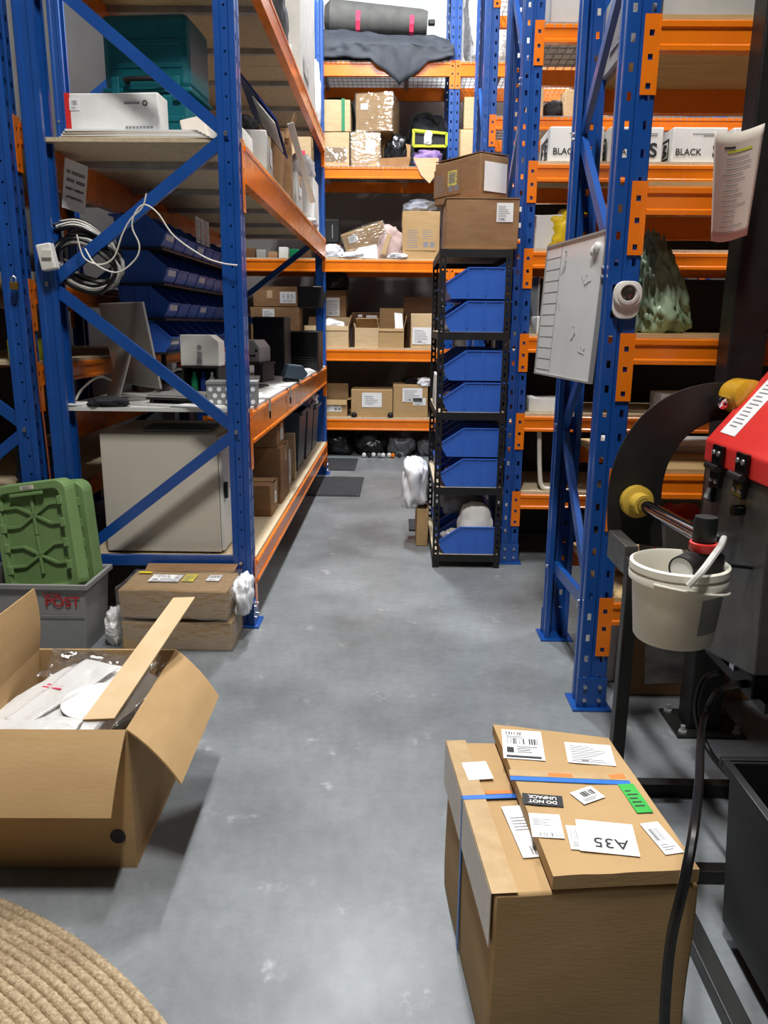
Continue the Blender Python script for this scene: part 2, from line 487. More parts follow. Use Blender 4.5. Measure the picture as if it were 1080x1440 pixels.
def open_body(w, d, h, t=0.005):
    mb = MB()
    mb.box((-w / 2, -d / 2, 0), (w / 2, d / 2, t))
    mb.box((-w / 2, -d / 2, t), (w / 2, -d / 2 + t, h)); mb.box((-w / 2, d / 2 - t, t), (w / 2, d / 2, h))
    mb.box((-w / 2, -d / 2 + t, t), (-w / 2 + t, d / 2 - t, h)); mb.box((w / 2 - t, -d / 2 + t, t), (w / 2, d / 2 - t, h))
    return mb


def flap_mb(side, w, d, h, ang, length, skew=0.0, t=0.005, curl=0.0):
    out = {'f': Vector((0, -1, 0)), 'b': Vector((0, 1, 0)), 'l': Vector((-1, 0, 0)), 'r': Vector((1, 0, 0))}[side]
    al = {'f': Vector((1, 0, 0)), 'b': Vector((1, 0, 0)), 'l': Vector((0, 1, 0)), 'r': Vector((0, 1, 0))}[side]
    L = (w if side in 'fb' else d) - 0.006
    base = out * ((d if side in 'fb' else w) / 2 - t / 2) + Vector((0, 0, h))
    n = 6; mb = MB(); rows = []
    for k in range(n + 1):
        s_ = k / n; a = ang + curl * (s_ - .5)
        dr = out * math.sin(a) + Vector((0, 0, 1)) * math.cos(a)
        nn = out * math.cos(a) - Vector((0, 0, 1)) * math.sin(a)
        c = base + dr * (length * s_) + al * (skew * s_)
        k2 = L / 2 * (1 - 0.03 * s_)
        rows.append([c - al * k2 - nn * t / 2, c + al * k2 - nn * t / 2, c + al * k2 + nn * t / 2, c - al * k2 + nn * t / 2])
    for r_ in rows: mb.v += [tuple(p) for p in r_]
    for k in range(n):
        for i in range(4): mb.f.append((4 * k + i, 4 * k + (i + 1) % 4, 4 * k + 4 + (i + 1) % 4, 4 * k + 4 + i))
    mb.f += [(3, 2, 1, 0), tuple(4 * n + i for i in range(4))]
    return mb


_seed = [10]


def carton(label, c, s, rz=0.0, m='card', tape='tape', labels=(), flaps=None, group=None, name='carton', cat='carton', film=False, j=0.005):
    _seed[0] += 1; sd = _seed[0]
    w, d, h = s
    t = thing(name, label, cat, c, rz, group)
    if flaps is None:
        link('body', body_mesh(w, d, h, sd, j), m, t, bevel=min(0.006, h * .05))
        if tape:
            tb = MB(); tw = min(0.05, d * .18) / 2; e = 0.0016 + j * 0.9
            tb.box((-w / 2 - e, -tw, h), (w / 2 + e, tw, h + e))
            for sx in (-1, 1): tb.box((min(sx * w / 2, sx * (w / 2 + e)), -tw, h * .7), (max(sx * w / 2, sx * (w / 2 + e)), tw, h + e))
            obj('tape', tb, tape, t)
    else:
        obj('body', open_body(w, d, h), m, t)
        for sd_, (a, ln, sk) in flaps.items():
            obj('flap', flap_mb(sd_, w, d, h, R(a), ln, sk), m, t, smooth=True)
    for i, lb in enumerate(labels):
        face, u, v, lw, lh, kind = lb[:6]; ang = lb[6] if len(lb) > 6 else 0; lm = lb[7] if len(lb) > 7 else 'paper'
        M = face_M(face, w + (2 * j if flaps is None else 0), d + (2 * j if flaps is None else 0), h + (j if flaps is None else 0), u, v, R(ang))
        label_on(t, M, lw, lh, kind, lm, seed=sd + i)
    if film:
        fm = body_mesh(w + .016, d + .016, h + .010, sd + 50, 0.016, 18)
        link('wrap_film', fm, 'film', t, M=TR(0, 0, 0.0005))
    return t


def carton_px(label, x0, y0, x1, Y, zb, d, **k):
    """carton whose front face, standing on height zb at distance Y, spans photo columns x0..x1 and reaches up to row y0"""
    top = at((x0 + x1) / 2, y0, Y=Y); ym = y0 + 12
    a, b = at(x0, ym, Y=Y).x, at(x1, ym, Y=Y).x
    return carton(label, ((a + b) / 2, Y + d / 2, zb), (b - a, d, top.z - zb), **k)


# ------------------------------------------------------------------ the shell
X0, X1, Y0, Y1, ZC = -2.8, 7.0, -7.0, 9.75, 6.25
struct(obj('floor', MB().box((X0, Y0, -0.1), (X1, Y1, 0)), 'concrete'))
struct(obj('ceiling', MB().box((X0, Y0, ZC), (X1, Y1, ZC + .1)), 'ceiling_paint'))
struct(obj('wall_back', MB().box((X0, Y1, 0), (X1, Y1 + .1, ZC)), 'wall_with_shade'))
struct(obj('wall_left', MB().box((X0 - .1, Y0, 0), (X0, Y1, ZC)), 'wall_grey'))
struct(obj('wall_right', MB().box((X1, Y0, 0), (X1 + .1, Y1, ZC)), 'wall_grey'))
struct(obj('wall_front', MB().box((X0, Y0 - .1, 0), (X1, Y0, ZC)), 'wall_grey'))
lamp_words = ['over the far end of the aisle', 'over the near end of the aisle', 'over the middle of the aisle, added to balance the light', 'over the gap between the right racks', 'over the far right rack']
for (lx, ly, ll, lw, lc), wd in zip(LAMPS, lamp_words):
    t = thing('high_bay_lamp', 'white linear ceiling lamp hanging ' + wd, 'lamp', (lx, ly, LAMP_Z), 0, 'linear ceiling lamps')
    obj('housing', MB().box((-.15, -ll / 2 - .04, .012), (.15, ll / 2 + .04, .07)), 'white_plastic', t, bevel=.006)
    obj('diffuser', MB().box((-.12, -ll / 2, 0), (.12, ll / 2, .011)), 'lamp_diffuser', t)
    for sy in (-1, 1):
        obj('hanger', MB().tube([(0, sy * ll * .4, .07), (0, sy * ll * .4, ZC - LAMP_Z)], .004, 6), 'galv', t)

# ------------------------------------------------------------------ pallet racking
UW, UD = 0.108, 0.088


def upright_mesh(h, cache={}):
    if h in cache: return cache[h]
    mb = MB()

    def strip(p, q, holes=None):
        P = lambda f, z: (p[0] + (q[0] - p[0]) * f, p[1] + (q[1] - p[1]) * f, z)
        if not holes:
            mb.quad(P(0, 0), P(1, 0), P(1, h), P(0, h)); return
        L = math.hypot(q[0] - p[0], q[1] - p[1]); hw, hh, pitch, z0 = holes
        a, b = .5 - hw / 2 / L, .5 + hw / 2 / L
        mb.quad(P(0, 0), P(a, 0), P(a, h), P(0, h)); mb.quad(P(b, 0), P(1, 0), P(1, h), P(b, h))
        z = 0.0; k = z0
        while k + hh < h:
            mb.quad(P(a, z), P(b, z), P(b, k), P(a, k)); z = k + hh; k += pitch
        mb.quad(P(a, z), P(b, z), P(b, h), P(a, h))
    W, D = UW / 2, UD
    for sx in (-1, 1):
        g = lambda x, y: (sx * x, y)
        strip(g(W - .022, D), g(W, D)); strip(g(W, D), g(W, D - .024)); strip(g(W, D - .024), g(W - .007, D - .030))
        strip(g(W - .007, D - .030), g(W - .007, .030), (.009, .009, .0857, .06) if sx < 0 else None); strip(g(W - .007, .030), g(W, .024)); strip(g(W, .024), g(W, .004))
        strip(g(W, .004), g(W - .004, 0)); strip(g(W - .004, 0), g(.010, 0), (.014, .026, .0857, .11)); strip(g(.010, 0), g(.005, .006)); strip(g(.005, .006), g(0, .006))
    cache[h] = mesh_of('upright', mb, fix=False); return cache[h]


PLATE = MB().box((-.075, -.03, 0), (.075, .115, .008)); PLATE = mesh_of('base_plate', PLATE)
SLEEVE = mesh_of('foot_sleeve', MB().box((-.057, -.006, .008), (.057, .004, .13)))
_bm = MB(); _bm.tube([(0, 0, 0), (0, -.008, 0)], .008, 8); BOLT = mesh_of('bolt', _bm)


def beam_mesh(L, hb, cache={}):
    k = (round(L, 4), hb)
    if k in cache: return cache[k]
    pr = [(0, 0), (-.012, 0), (-.012, .014), (-.006, .02), (-.006, hb - .026), (-.012, hb - .02), (-.012, hb - .004), (-.008, hb), (.034, hb), (.034, 0)]
    mb = MB().slab([(0, y, z) for y, z in pr], (L, 0, 0)); cache[k] = mesh_of('beam', mb); return cache[k]


def plate_mesh(hc, cache={}):
    """perforated beam-end connector, x 0..0.05, z 0..-hc, with a return wing"""
    if hc in cache: return cache[hc]
    mb = MB(); y = -.005; a, b, wd = .017, .033, .052
    mb.quad((0, y, -hc), (a, y, -hc), (a, y, 0), (0, y, 0)); mb.quad((b, y, -hc), (wd, y, -hc), (wd, y, 0), (b, y, 0))
    z = 0.0
    for k in (.045, .115, hc - .035):
        mb.quad((a, y, -k), (b, y, -k), (b, y, -z), (a, y, -z)); z = k + .018
    mb.quad((a, y, -hc), (b, y, -hc), (b, y, -z), (a, y, -z))
    mb.quad((wd, y, -hc), (wd, y + .03, -hc), (wd, y + .03, 0), (wd, y, 0))
    cache[hc] = mesh_of('connector', mb, fix=False); return cache[hc]


MIR = Matrix.Scale(-1, 4, (1, 0, 0))
RZ180 = Matrix.Rotation(math.pi, 4, 'Z')


def rack(name, label, loc, rz, xs, depth, height, levels, braces, blue='blue', foot_bolts=True):
    t = thing(name, label, 'rack', loc, rz)
    um = upright_mesh(height)
    for x in xs:
        for yy, rot in ((0, Matrix()), (depth, RZ180)):
            u = link('upright', um if not um.materials or um.materials[0] == MATS[blue] else um.copy(), blue, t, TR(x, yy, 0) @ rot)
            link('base_plate', PLATE, 'blue', u, TR(0, 0, 0))
            if foot_bolts:
                link('foot_sleeve', SLEEVE, 'blue', u)
                for bx in (-.028, .028):
                    for bz in (.04, .095): link('bolt', BOLT, 'bolt', u, TR(bx, -.006, bz))
        for (ya, za, yb, zb) in braces:
            if zb > height or za > height: continue
            b = obj('brace', MB().bar((x - .018, ya, za), (x - .018, yb, zb), .05, .024, up=(1, 0, 0)), blue, t)
            for yq, zq in ((ya, za), (yb, zb)):
                bo = link('bolt', BOLT, 'bolt', b, TR(x - .056, yq, zq) @ Matrix.Rotation(-math.pi / 2, 4, 'Z'))
    for lv in levels:
        z, hb, deck = lv['z'], lv.get('h', .09), lv.get('deck', 'board')
        hc = lv.get('hc', hb + .14)
        for i in range(len(xs) - 1):
            xa, xb = xs[i] + UW / 2, xs[i + 1] - UW / 2
            bm_ = beam_mesh(xb - xa, hb); cm = plate_mesh(hc)
            for back in (0, 1):
                Mb = TR(xa, 0, z - hb) if not back else TR(xb, depth, z - hb) @ RZ180
                b = link('beam', bm_, 'orange', t, Mb)
                link('connector', cm, 'orange', b, TR(-.052, 0, hb + .018), solid=.003)
                link('connector', cm, 'orange', b, TR(xb - xa + .052, 0, hb + .018) @ MIR, solid=.003)
            if deck in ('board', 'white', 'ply'):
                n = lv.get('n', 3); st = (xb - xa) / n
                for k in range(n):
                    x_a = xa + k * st + .002; x_b = xa + (k + 1) * st - .002
                    if k == 0: x_a -= lv.get('over', 0)
                    obj('shelf_board', MB().box((x_a, .0 if not lv.get('inset') else lv['inset'], z + .0005), (x_b, depth - .0, z + .018)), {'board': 'board', 'white': 'white_board_top', 'ply': 'ply'}[deck], t)
                for k in range(lv.get('bars', 0)):
                    xx = xa + (k + .5) * (xb - xa) / lv['bars']
                    obj('crossbar', MB().box((xx - .02, .036, z - .03), (xx + .02, depth - .036, z)), 'galv', t)
            elif deck == 'wire':
                mb = MB(); n = int((xb - xa) / .05)
                for k in range(n + 1):
                    xx = xa + (xb - xa) * k / n
                    mb.box((xx - .0025, -.006, z), (xx + .0025, depth + .006, z + .005)); mb.box((xx - .0025, -.008, z - .02), (xx + .0025, -.0125, z + .005))
                for k in range(9):
                    yy = -.004 + (depth + .008) * k / 8
                    mb.box((xa, yy - .003, z + .005), (xb, yy + .003, z + .010))
                obj('wire_deck', mb, 'galv', t)
                for k in range(3):
                    xx = xa + (k + .5) * (xb - xa) / 3
                    obj('crossbar', MB().box((xx - .02, .036, z - .03), (xx + .02, depth - .036, z - .001)), 'galv', t)
    return t


# left rack along the aisle: front face X=-0.69
LX = -0.69
L1Y = 3.56 + UW / 2
L1D = 0.92
lbr = [(.05, .96, L1D - .05, .33), (.05, .965, L1D - .05, 1.61), (.05, 2.23, L1D - .05, 1.615), (.05, 2.235, L1D - .05, 2.90), (.05, 3.5, L1D - .05, 2.905), (.05, .33, L1D - .05, .325)]
L_LOW, L_DESK, L_S2, L_S3 = .31, 1.045, 2.21, 3.09
rack('pallet_rack', 'blue and orange pallet rack with white worktop along the left side of the aisle', (LX, L1Y, 0), R(90), [0, 4.0], L1D, 4.2,
     [dict(z=L_LOW, h=.11, n=3), dict(z=L_DESK, h=.15, deck='white', n=2, over=.05, bars=4), dict(z=L_S2, h=.16, n=3, over=.05, bars=5), dict(z=L_S3, h=.13, n=4, bars=6)], lbr)
# second rack back to back
rack('pallet_rack', 'blue rack upright row at the far left edge behind the post tub', (-1.675, L1Y, 0), R(90), [0, 2.7], .9, 4.2,
     [dict(z=.62, h=.09), dict(z=1.25, h=.09), dict(z=1.62, h=.09), dict(z=2.3, h=.09)], lbr)
# right racks across the aisle
rbr = [(.06, .40, .70, .36), (.06, .42, .70, 1.0), (.06, 1.62, .70, 1.02), (.06, 1.65, .70, 2.2), (.06, 2.75, .70, 2.22), (.06, 2.78, .70, 3.4)]
RLV = [.44, .935, 1.412, 1.905, 2.40]
rack('pallet_rack', 'blue and orange pallet rack nearest on the right, whiteboard hung on its end frame', (.771, 2.78, 0), 0, [0, 2.7], .77, 4.0,
     [dict(z=z, h=.088, deck='ply', n=2, hc=.235) for z in RLV], rbr)
rack('pallet_rack', 'second pallet rack on the right, holding white boxes printed BLACK S', (.715, 4.68, 0), 0, [0, 2.7], .8, 4.2,
     [dict(z=z, h=.09, deck='board', hc=.22) for z in (.445, .925, 1.39, 1.865, 2.33)] + [dict(z=3.03, h=.09, deck='wire', hc=.22)], rbr, blue='blue')
rack('pallet_rack', 'third pallet rack on the right, partly hidden behind the second', (.69, 6.6, 0), 0, [0, 2.7], .8, 5.2,
     [dict(z=z, h=.09, deck='board') for z in (.445, 1.19, 2.12)] + [dict(z=z, h=.09, deck='wire') for z in (3.03, 4.0)], rbr)
rack('pallet_rack', 'pallet rack across the far end of the aisle against the back wall', (.541, 8.6, 0), 0, [-2.7, 0, 2.7], .9, 5.2,
     [dict(z=z, h=.12, deck='board', hc=.24) for z in (.43, 1.185, 2.115)] + [dict(z=3.03, h=.11, deck='wire', hc=.24), dict(z=4.01, h=.13, deck='wire', hc=.26)],
     [(.06, .40, .84, .36), (.06, .42, .84, 1.0), (.06, 1.62, .84, 1.02), (.06, 1.65, .84, 2.2), (.06, 2.75, .84, 2.22), (.06, 2.78, .84, 3.4), (.06, 4.0, .84, 3.42), (.06, 4.05, .84, 4.7)])
BT = .018

# ------------------------------------------------------------------ blue picking bins
def make_bin(L=.36, W=.21, H=.185):
    """open-front stacking bin, front lip at x=0, back at x=L, y 0..W, z 0..H"""
    t = .004
    prof = [(.035, 0), (L - .012, 0), (L, H), (.36 * L, H), (0, .47 * H), (.012, .22 * H)]
    b = MB()
    b.slab([(x, 0, z) for x, z in prof], (0, t, 0)); b.slab([(x, W - t, z) for x, z in prof], (0, t, 0))
    b.box((.035, t, 0), (L - .012, W - t, t))
    b.slab([(L - .012, t, 0), (L, t, H), (L - t, t, H), (L - .012 - t, t, t)], (0, W - 2 * t, 0))
    b.slab([(.035, t, 0), (.012, t, .22 * H), (0, t, .47 * H), (t, t, .47 * H), (.012 + t, t, .22 * H), (.035 + t, t, t)], (0, W - 2 * t, 0))
    rim = MB()
    for x in (.36 * L, .64 * L, .93 * L):
        rim.box((x - .004, -.004, .02), (x + .004, 0, H - .004)); rim.box((x - .004, W, .02), (x + .004, W + .004, H - .004))
    for y in (-.006, W - .004):
        rim.box((.36 * L, y, H - .006), (L + .022, y + .010, H + .001))
        rim.bar((.36 * L, y + .005, H - .004), (0.0, y + .005, .47 * H), .010, .008, up=(0, 1, 0))
    rim.box((L - .004, -.004, H - .008), (L + .022, W + .004, H))
    rim.box((-.010, 0, .44 * H), (.006, W, .49 * H))
    card = MB().slab([(.009, .03, .25 * H), (.002, .03, .43 * H), (.002, W - .03, .43 * H), (.009, W - .03, .25 * H)], (-.0015, 0, -.0003))
    return [mesh_of(n, m) for n, m in (('body', b), ('rim', rim), ('label_card', card))]


BIN = make_bin(.36, .21, .172)
BINS = make_bin(.27, .20, .165)
ORD = ['first', 'second', 'third', 'fourth', 'fifth', 'sixth', 'seventh', 'eighth', 'ninth', 'tenth']


def put_bin(label, x, y, z, rz, group, kind=BIN, card=True):
    t = thing('picking_bin', label, 'bin', (x, y, z), rz, group)
    for n, me, m in zip(('body', 'rim', 'label_card'), kind, ('bin_blue', 'bin_blue', 'paper')):
        if n == 'label_card' and not card: continue
        link(n, me, m, t)
    return t


# bin rows inside the left rack: fronts to the aisle, hung on rails of a bin stand
bst = thing('bin_stand', 'dark steel bin rail stand inside the left rack behind the worktop', 'stand', (-1.50, 4.25, L_DESK + BT))
rows = [(1.295, 'lowest'), (1.475, 'third'), (1.655, 'second'), (1.835, 'top')]
for y in (.3, .9, 1.5): obj('post', MB().box((-.05, y, 0), (-.02, y + .03, .98)), 'steel_black', bst)
for z, _ in rows: obj('rail', MB().box((-.02, .0, z - L_DESK - BT - .012), (.26, 1.80, z - L_DESK - BT - .001)), 'steel_black', bst)
for z, rn in rows:
    for k in range(8):
        put_bin('blue picking bin, %s from the near end of the %s bin row' % (ORD[k], rn), -1.225, 4.27 + .222 * k + .2, z, math.pi, 'blue bins on the rail stand', BINS, card=(k % 3 == 0))

# ------------------------------------------------------------------ on the worktop
ZD = L_DESK + BT
mon = thing('desktop_computer', 'silver all-in-one computer seen from behind on the worktop', 'computer', (-1.34, 4.05, ZD), R(42))
mp = MB()
Wm, Hm = .62, .42
# panel leans: bottom edge at z .06, tilted back
for part, m_, t_ in (('screen_shell', 'aluminium', .012),):
    M_ = axes((0, 0, .07), (0.0, 1, 0), (-.16, 0, .987), (.987, 0, .16))
    obj(part, MB().box((-.27, 0, -t_), (.27, Hm, 0)), m_, mon, M=M_, bevel=.004)
    obj('screen_glass', MB().box((-.262, .06, .0005), (.262, Hm - .008, .002)), 'black_gloss', mon, M=M_)
st = MB().slab([(-.15, -.09, .004), (.02, -.09, .004), (.02, .09, .004), (-.15, .09, .004)], (0, 0, -.004 + .008))
obj('stand_foot', st, 'aluminium', mon, bevel=.001)
obj('stand_neck', MB().slab([(-.15, -.08, .006), (-.142, -.08, .006), (-.055, -.08, .26), (-.063, -.08, .26)], (0, .16, 0)), 'aluminium', mon, bevel=.002)
cab = [Vector((-1.46, 3.98, ZD + .10)), Vector((-1.50, 3.92, ZD + .12)), Vector((-1.555, 3.85, ZD + .07)), Vector((-1.585, 3.82, ZD + .012))]


def spline(pts, n=8):
    pts = [Vector(p) for p in pts]; out = []
    for i in range(len(pts) - 1):
        p0 = pts[max(i - 1, 0)]; p1 = pts[i]; p2 = pts[i + 1]; p3 = pts[min(i + 2, len(pts) - 1)]
        for k in range(n):
            t = k / n
            out.append(.5 * ((2 * p1) + (p2 - p0) * t + (2 * p0 - 5 * p1 + 4 * p2 - p3) * t * t + (3 * p1 - p0 - 3 * p2 + p3) * t ** 3))
    return out + [pts[-1]]


def cord(name, label, pts, r, m, n=8, cat='cable', group=None):
    return tag(obj(name, MB().tube(spline(pts, n), r, 8), m, smooth=True), label, cat, group)


cord('mains_cable', 'white power cord arching from the back of the silver computer', cab, .006, 'cable_white')
# laptop
lp = thing('laptop', 'closed silver laptop lying on the worktop by the computer', 'laptop', (-1.05, 3.90, ZD + .03), R(-14))
obj('base', MB().box((-.16, -.115, 0), (.16, .115, .010)), 'aluminium', lp, bevel=.004)
obj('lid', MB().box((-.16, -.115, .0105), (.16, .115, .017)), 'aluminium', lp, bevel=.003)
tray = thing('laptop_stand', 'black flat stand under the silver laptop', 'stand', (-1.05, 3.91, ZD), R(-14))
obj('top', MB().box((-.17, -.12, .020), (.17, .12, .029)), 'black', tray, bevel=.003)
for sx in (-.14, .14): obj('foot', MB().box((sx - .012, -.11, 0), (sx + .012, .11, .02)), 'black', tray)
bag('pouch', 'black fabric pouch at the worktop edge in front of the computer', 'pouch', (-1.36, 3.66, ZD), (.20, .10, .05), 'black_fabric', 3, R(5))
for i, (x, y, w_, d_, h_, a, lb) in enumerate([(-1.47, 3.70, .2, .14, .012, 8, 'thin stack of white papers beside the black pouch'), (-.95, 3.70, .21, .15, .006, -20, 'loose white papers in front of the laptop'),
                                             (-.86, 4.35, .21, .297, .004, 12, 'white sheet lying flat on the worktop behind the spotted box'), (-.80, 5.0, .21, .297, .004, 3, 'white sheet near the middle of the worktop edge'),
                                             (-.82, 6.4, .25, .35, .03, 10, 'white stack of papers at the far end of the worktop')]):
    t = thing('paper_stack', lb, 'paper', (x, y, ZD), R(a)); n = 3
    for k in range(n): obj('sheet', MB().box((-w_ / 2, -d_ / 2, k * h_ / n), (w_ / 2, d_ / 2, (k + .9) * h_ / n)), 'paper', t, M=Matrix.Rotation(R(4 * (k - 1)), 4, 'Z'))
# white dispenser on a dark organiser
org = thing('desk_organiser', 'dark organiser tray with bottles under the white dispenser box', 'organiser', (-1.07, 4.35, ZD))
ob = MB().box((-.10, -.1, 0), (.10, .1, .012)); ob.box((-.10, .09, .012), (.10, .1, .15)); ob.box((-.10, -.1, .012), (-.09, .09, .15)); ob.box((.09, -.1, .012), (.10, .09, .15)); ob.box((-.10, -.1, .15), (.10, .1, .16))
obj('frame', ob, 'black', org)
for x, m_ in ((-.05, 'green_tape'), (0, 'navy_folder'), (.05, 'white_plastic')):
    bt = MB().lathe([(.018, .012), (.02, .03), (.02, .09), (.009, .105), (.009, .125)], 14, TR(x, -.03, 0), closed=True); obj('bottle', bt, m_, org, smooth=True)
ds = thing('dispenser', 'white padlocked dispenser box on the dark organiser', 'box', (-1.07, 4.33, ZD + .161))
dbm = MB().slab([(-.105, 0, 0), (.105, 0, 0), (.105, 0, .13), (.06, 0, .165), (-.105, 0, .165)], (0, .14, 0)); obj('body', dbm, 'white_plastic', ds, M=TR(0, -.07, 0), bevel=.004)
obj('hasp', MB().box((-.012, -.078, .03), (.012, -.071, .075)), 'galv', ds)
lk = MB().box((-.014, -.088, .012), (.014, -.072, .036)); lk.tube([(-.008, -.08, .036), (-.008, -.08, .05), (.008, -.08, .05), (.008, -.08, .036)], .003, 6); obj('padlock', lk, 'bolt', ds)
obj('lock_slot', MB().lathe([(.013, 0), (.013, .004), (.008, .004)], 14, axes((0, -.07, .10), (1, 0, 0), (0, 0, 1), (0, -1, 0)), closed=True), 'galv', ds)


def folded(name, label, loc, size, m, seed, rz=0):
    w_, d_, h_ = size; bm = bmesh.new(); bmesh.ops.create_cube(bm, size=1)
    bmesh.ops.subdivide_edges(bm, edges=bm.edges[:], cuts=9, use_grid_fill=True)
    for v in bm.verts:
        x, y, z = v.co; q = Vector((x * w_, y * d_, z * h_))
        k = 1 - .25 * (abs(2 * z)) ** 3 * (1 if (abs(x) > .4 or abs(y) > .4) else 0) * .2
        zz = (z + .5) * h_ * (1 + .18 * nz3(q, 9, seed)) * (1 - .25 * max(0, abs(2 * x) - .7) - .2 * max(0, abs(2 * y) - .7))
        v.co = Vector((x * w_ * k + .006 * nz3(q, 18, seed + 2), y * d_ * k + .006 * nz3(q, 18, seed + 4), zz if z > -.49 else 0))
    me = bpy.data.meshes.new(name); bm.to_mesh(me); bm.free(); me.shade_smooth()
    o = link(name, me, m); o.location = loc; o.rotation_euler = (0, 0, rz); return tag(o, label, 'garment', 'folded garments on the worktop')


zf = ZD
for i, (h_, m_, lb) in enumerate([(.05, 'cloth_white', 'lowest white folded garment of the worktop pile'), (.06, 'cloth_dark', 'dark folded garment in the middle of the worktop pile'), (.018, 'cloth_white', 'thin white folded garment between dark and red ones'), (.025, 'cloth_red', 'red folded garment in the worktop pile'), (.05, 'cloth_white', 'topmost white folded garment of the worktop pile')]):
    folded('folded_garment', lb, (-1.13 + .008 * i, 4.62, zf), (.34 - .01 * i, .3, h_), m_, i, R(3 * i - 5)); zf += h_ * 1.12
def spots(w_, h_, r_=.011, p=.04):
    mb = MB(); k = 0; z = p * .5
    while z < h_ - .008:
        x = -w_ / 2 + p * (.5 + .5 * (k % 2))
        while x < w_ / 2 - .008: mb.lathe([(0, .0006), (r_, .0006), (r_, 0)], 12, TR(x, z - h_ / 2, 0)); x += p
        z += p * .75; k += 1
    return mb


sb = thing('spotted_box', 'grey box with white spots on the worktop by the front upright', 'box', (-.80, 3.80, ZD), R(6))
obj('body', MB().box((-.12, -.06, 0), (.12, .06, .10)), 'dotted_grey', sb, bevel=.003); obj('lid', MB().box((-.123, -.063, .1005), (.123, .063, .118)), 'dotted_grey', sb, bevel=.003)
obj('spots', spots(.24, .10), 'paper', sb, M=face_M('f', .24, .12, .1, .5, .5))['kind'] = 'stuff'
# far half of the worktop: printer, black machines, scanner
pr = thing('label_printer', 'light grey label printer on the worktop behind the blue upright', 'printer', (-1.02, 5.45, ZD + .13), R(-8))
obj('body', MB().slab([(-.11, 0, 0), (.11, 0, 0), (.11, 0, .10), (.07, 0, .15), (-.11, 0, .15)], (0, .24, 0)), 'grey_plastic', pr, M=TR(0, -.12, 0), bevel=.008)
obj('media_slot', MB().box((-.07, -.125, .04), (.08, -.119, .052)), 'black', pr); obj('button', MB().lathe([(.01, 0), (.01, .004)], 12, axes((.085, -.12, .08), (1, 0, 0), (0, 0, 1), (0, -1, 0)), closed=True), 'black', pr)
ps = thing('printer_riser', 'dark riser shelf under the light grey label printer', 'stand', (-1.02, 5.45, ZD), R(-8))
obj('top', MB().box((-.14, -.14, .115), (.14, .14, .129)), 'black', ps); [obj('leg', MB().box((sx - .01, -.13, 0), (sx + .01, .13, .115)), 'black', ps) for sx in (-.12, .12)]
for i, (x, y, w_, d_, h_, lb) in enumerate([(-.98, 6.2, .24, .35, .44, 'tall black computer tower at the far end of the worktop'), (-.82, 6.9, .30, .4, .33, 'black speaker-like cabinet at the far worktop end')]):
    t = thing('black_cabinet', lb, 'cabinet', (x, y, ZD)); obj('body', MB().box((-w_ / 2, -d_ / 2, 0), (w_ / 2, d_ / 2, h_)), 'black', t, bevel=.006)
    obj('front_panel', MB().box((-w_ / 2 + .012, -d_ / 2 - .004, .012), (w_ / 2 - .012, -d_ / 2, h_ - .012)), 'black_gloss', t)
    for k in range(4): obj('vent', MB().box((-w_ / 2 + .03, -d_ / 2 - .006, .05 + .02 * k), (w_ / 2 - .03, -d_ / 2 - .004, .057 + .02 * k)), 'steel_black', t)
kb = thing('keyboard', 'black keyboard lying on the worktop near the scanner', 'keyboard', (-.93, 4.75, ZD), R(75))
obj('body', MB().box((-.21, -.07, 0), (.21, .07, .015)), 'black', kb, bevel=.003)
km = MB(); [km.box((-.2 + .0265 * i, -.06 + .024 * j, .015), (-.2 + .0265 * i + .022, -.06 + .024 * j + .02, .02)) for i in range(15) for j in range(5)]
obj('keys', km, 'rubber', kb)
scn = thing('barcode_scanner', 'black and grey scanner perched on the worktop front edge', 'scanner', (LX - .03, 5.45, ZD), R(20))
obj('head', MB().slab([(-.08, 0, .03), (.05, 0, .012), (.09, 0, .05), (.05, 0, .11), (-.05, 0, .12)], (0, .13, 0)), 'slate_plastic', scn, M=TR(0, -.065, 0), bevel=.008)
obj('window', MB().slab([(.052, 0, .02), (.088, 0, .052), (.054, 0, .104)], (0, .1, 0)), 'black_gloss', scn, M=TR(.002, -.05, 0)); obj('foot', MB().box((-.07, -.05, 0), (.03, .05, .022)), 'black', scn, bevel=.004)
for y, lb in ((4.1, 'small grey clamp on the worktop front edge near the spotted box'), (4.9, 'small black clamp on the worktop front edge near the scanner')):
    t = thing('edge_clamp', lb, 'clamp', (LX + .012, y, ZD)); obj('jaw', MB().box((-.05, -.015, 0), (.012, .015, .008)), 'galv', t); obj('back', MB().box((.004, -.015, -.06), (.012, .015, 0)), 'galv', t)
    obj('screw', MB().tube([(.008, 0, -.06), (.008, 0, -.10)], .005, 8), 'steel_black', t)

# ------------------------------------------------------------------ under the worktop
ZL = L_LOW + BT
cb = thing('storage_cabinet', 'cream metal cabinet on the lowest shelf under the worktop', 'cabinet', (-1.15, 3.98, ZL))
obj('body', MB().box((-.285, -.28, .012), (.285, .28, .60)), 'offwhite_paint', cb, bevel=.004)
obj('door', MB().box((.287, -.275, .02), (.302, .275, .59)), 'white_plastic', cb, bevel=.003)
obj('handle', MB().box((.303, -.25, .28), (.318, -.22, .36)), 'black', cb, bevel=.003)
for sx in (-.25, .25):
    for sy in (-.24, .24): obj('foot', MB().box((sx - .02, sy - .02, 0), (sx + .02, sy + .02, .012)), 'black', cb)
l2 = thing('laptop', 'thin closed laptop lying on top of the cream cabinet', 'laptop', (-1.08, 3.88, ZL + .602), R(3))
obj('base', MB().box((-.17, -.10, 0), (.17, .10, .010)), 'aluminium', l2, bevel=.003); obj('lid', MB().box((-.17, -.10, .0105), (.17, .10, .018)), 'slate_plastic', l2, bevel=.003)
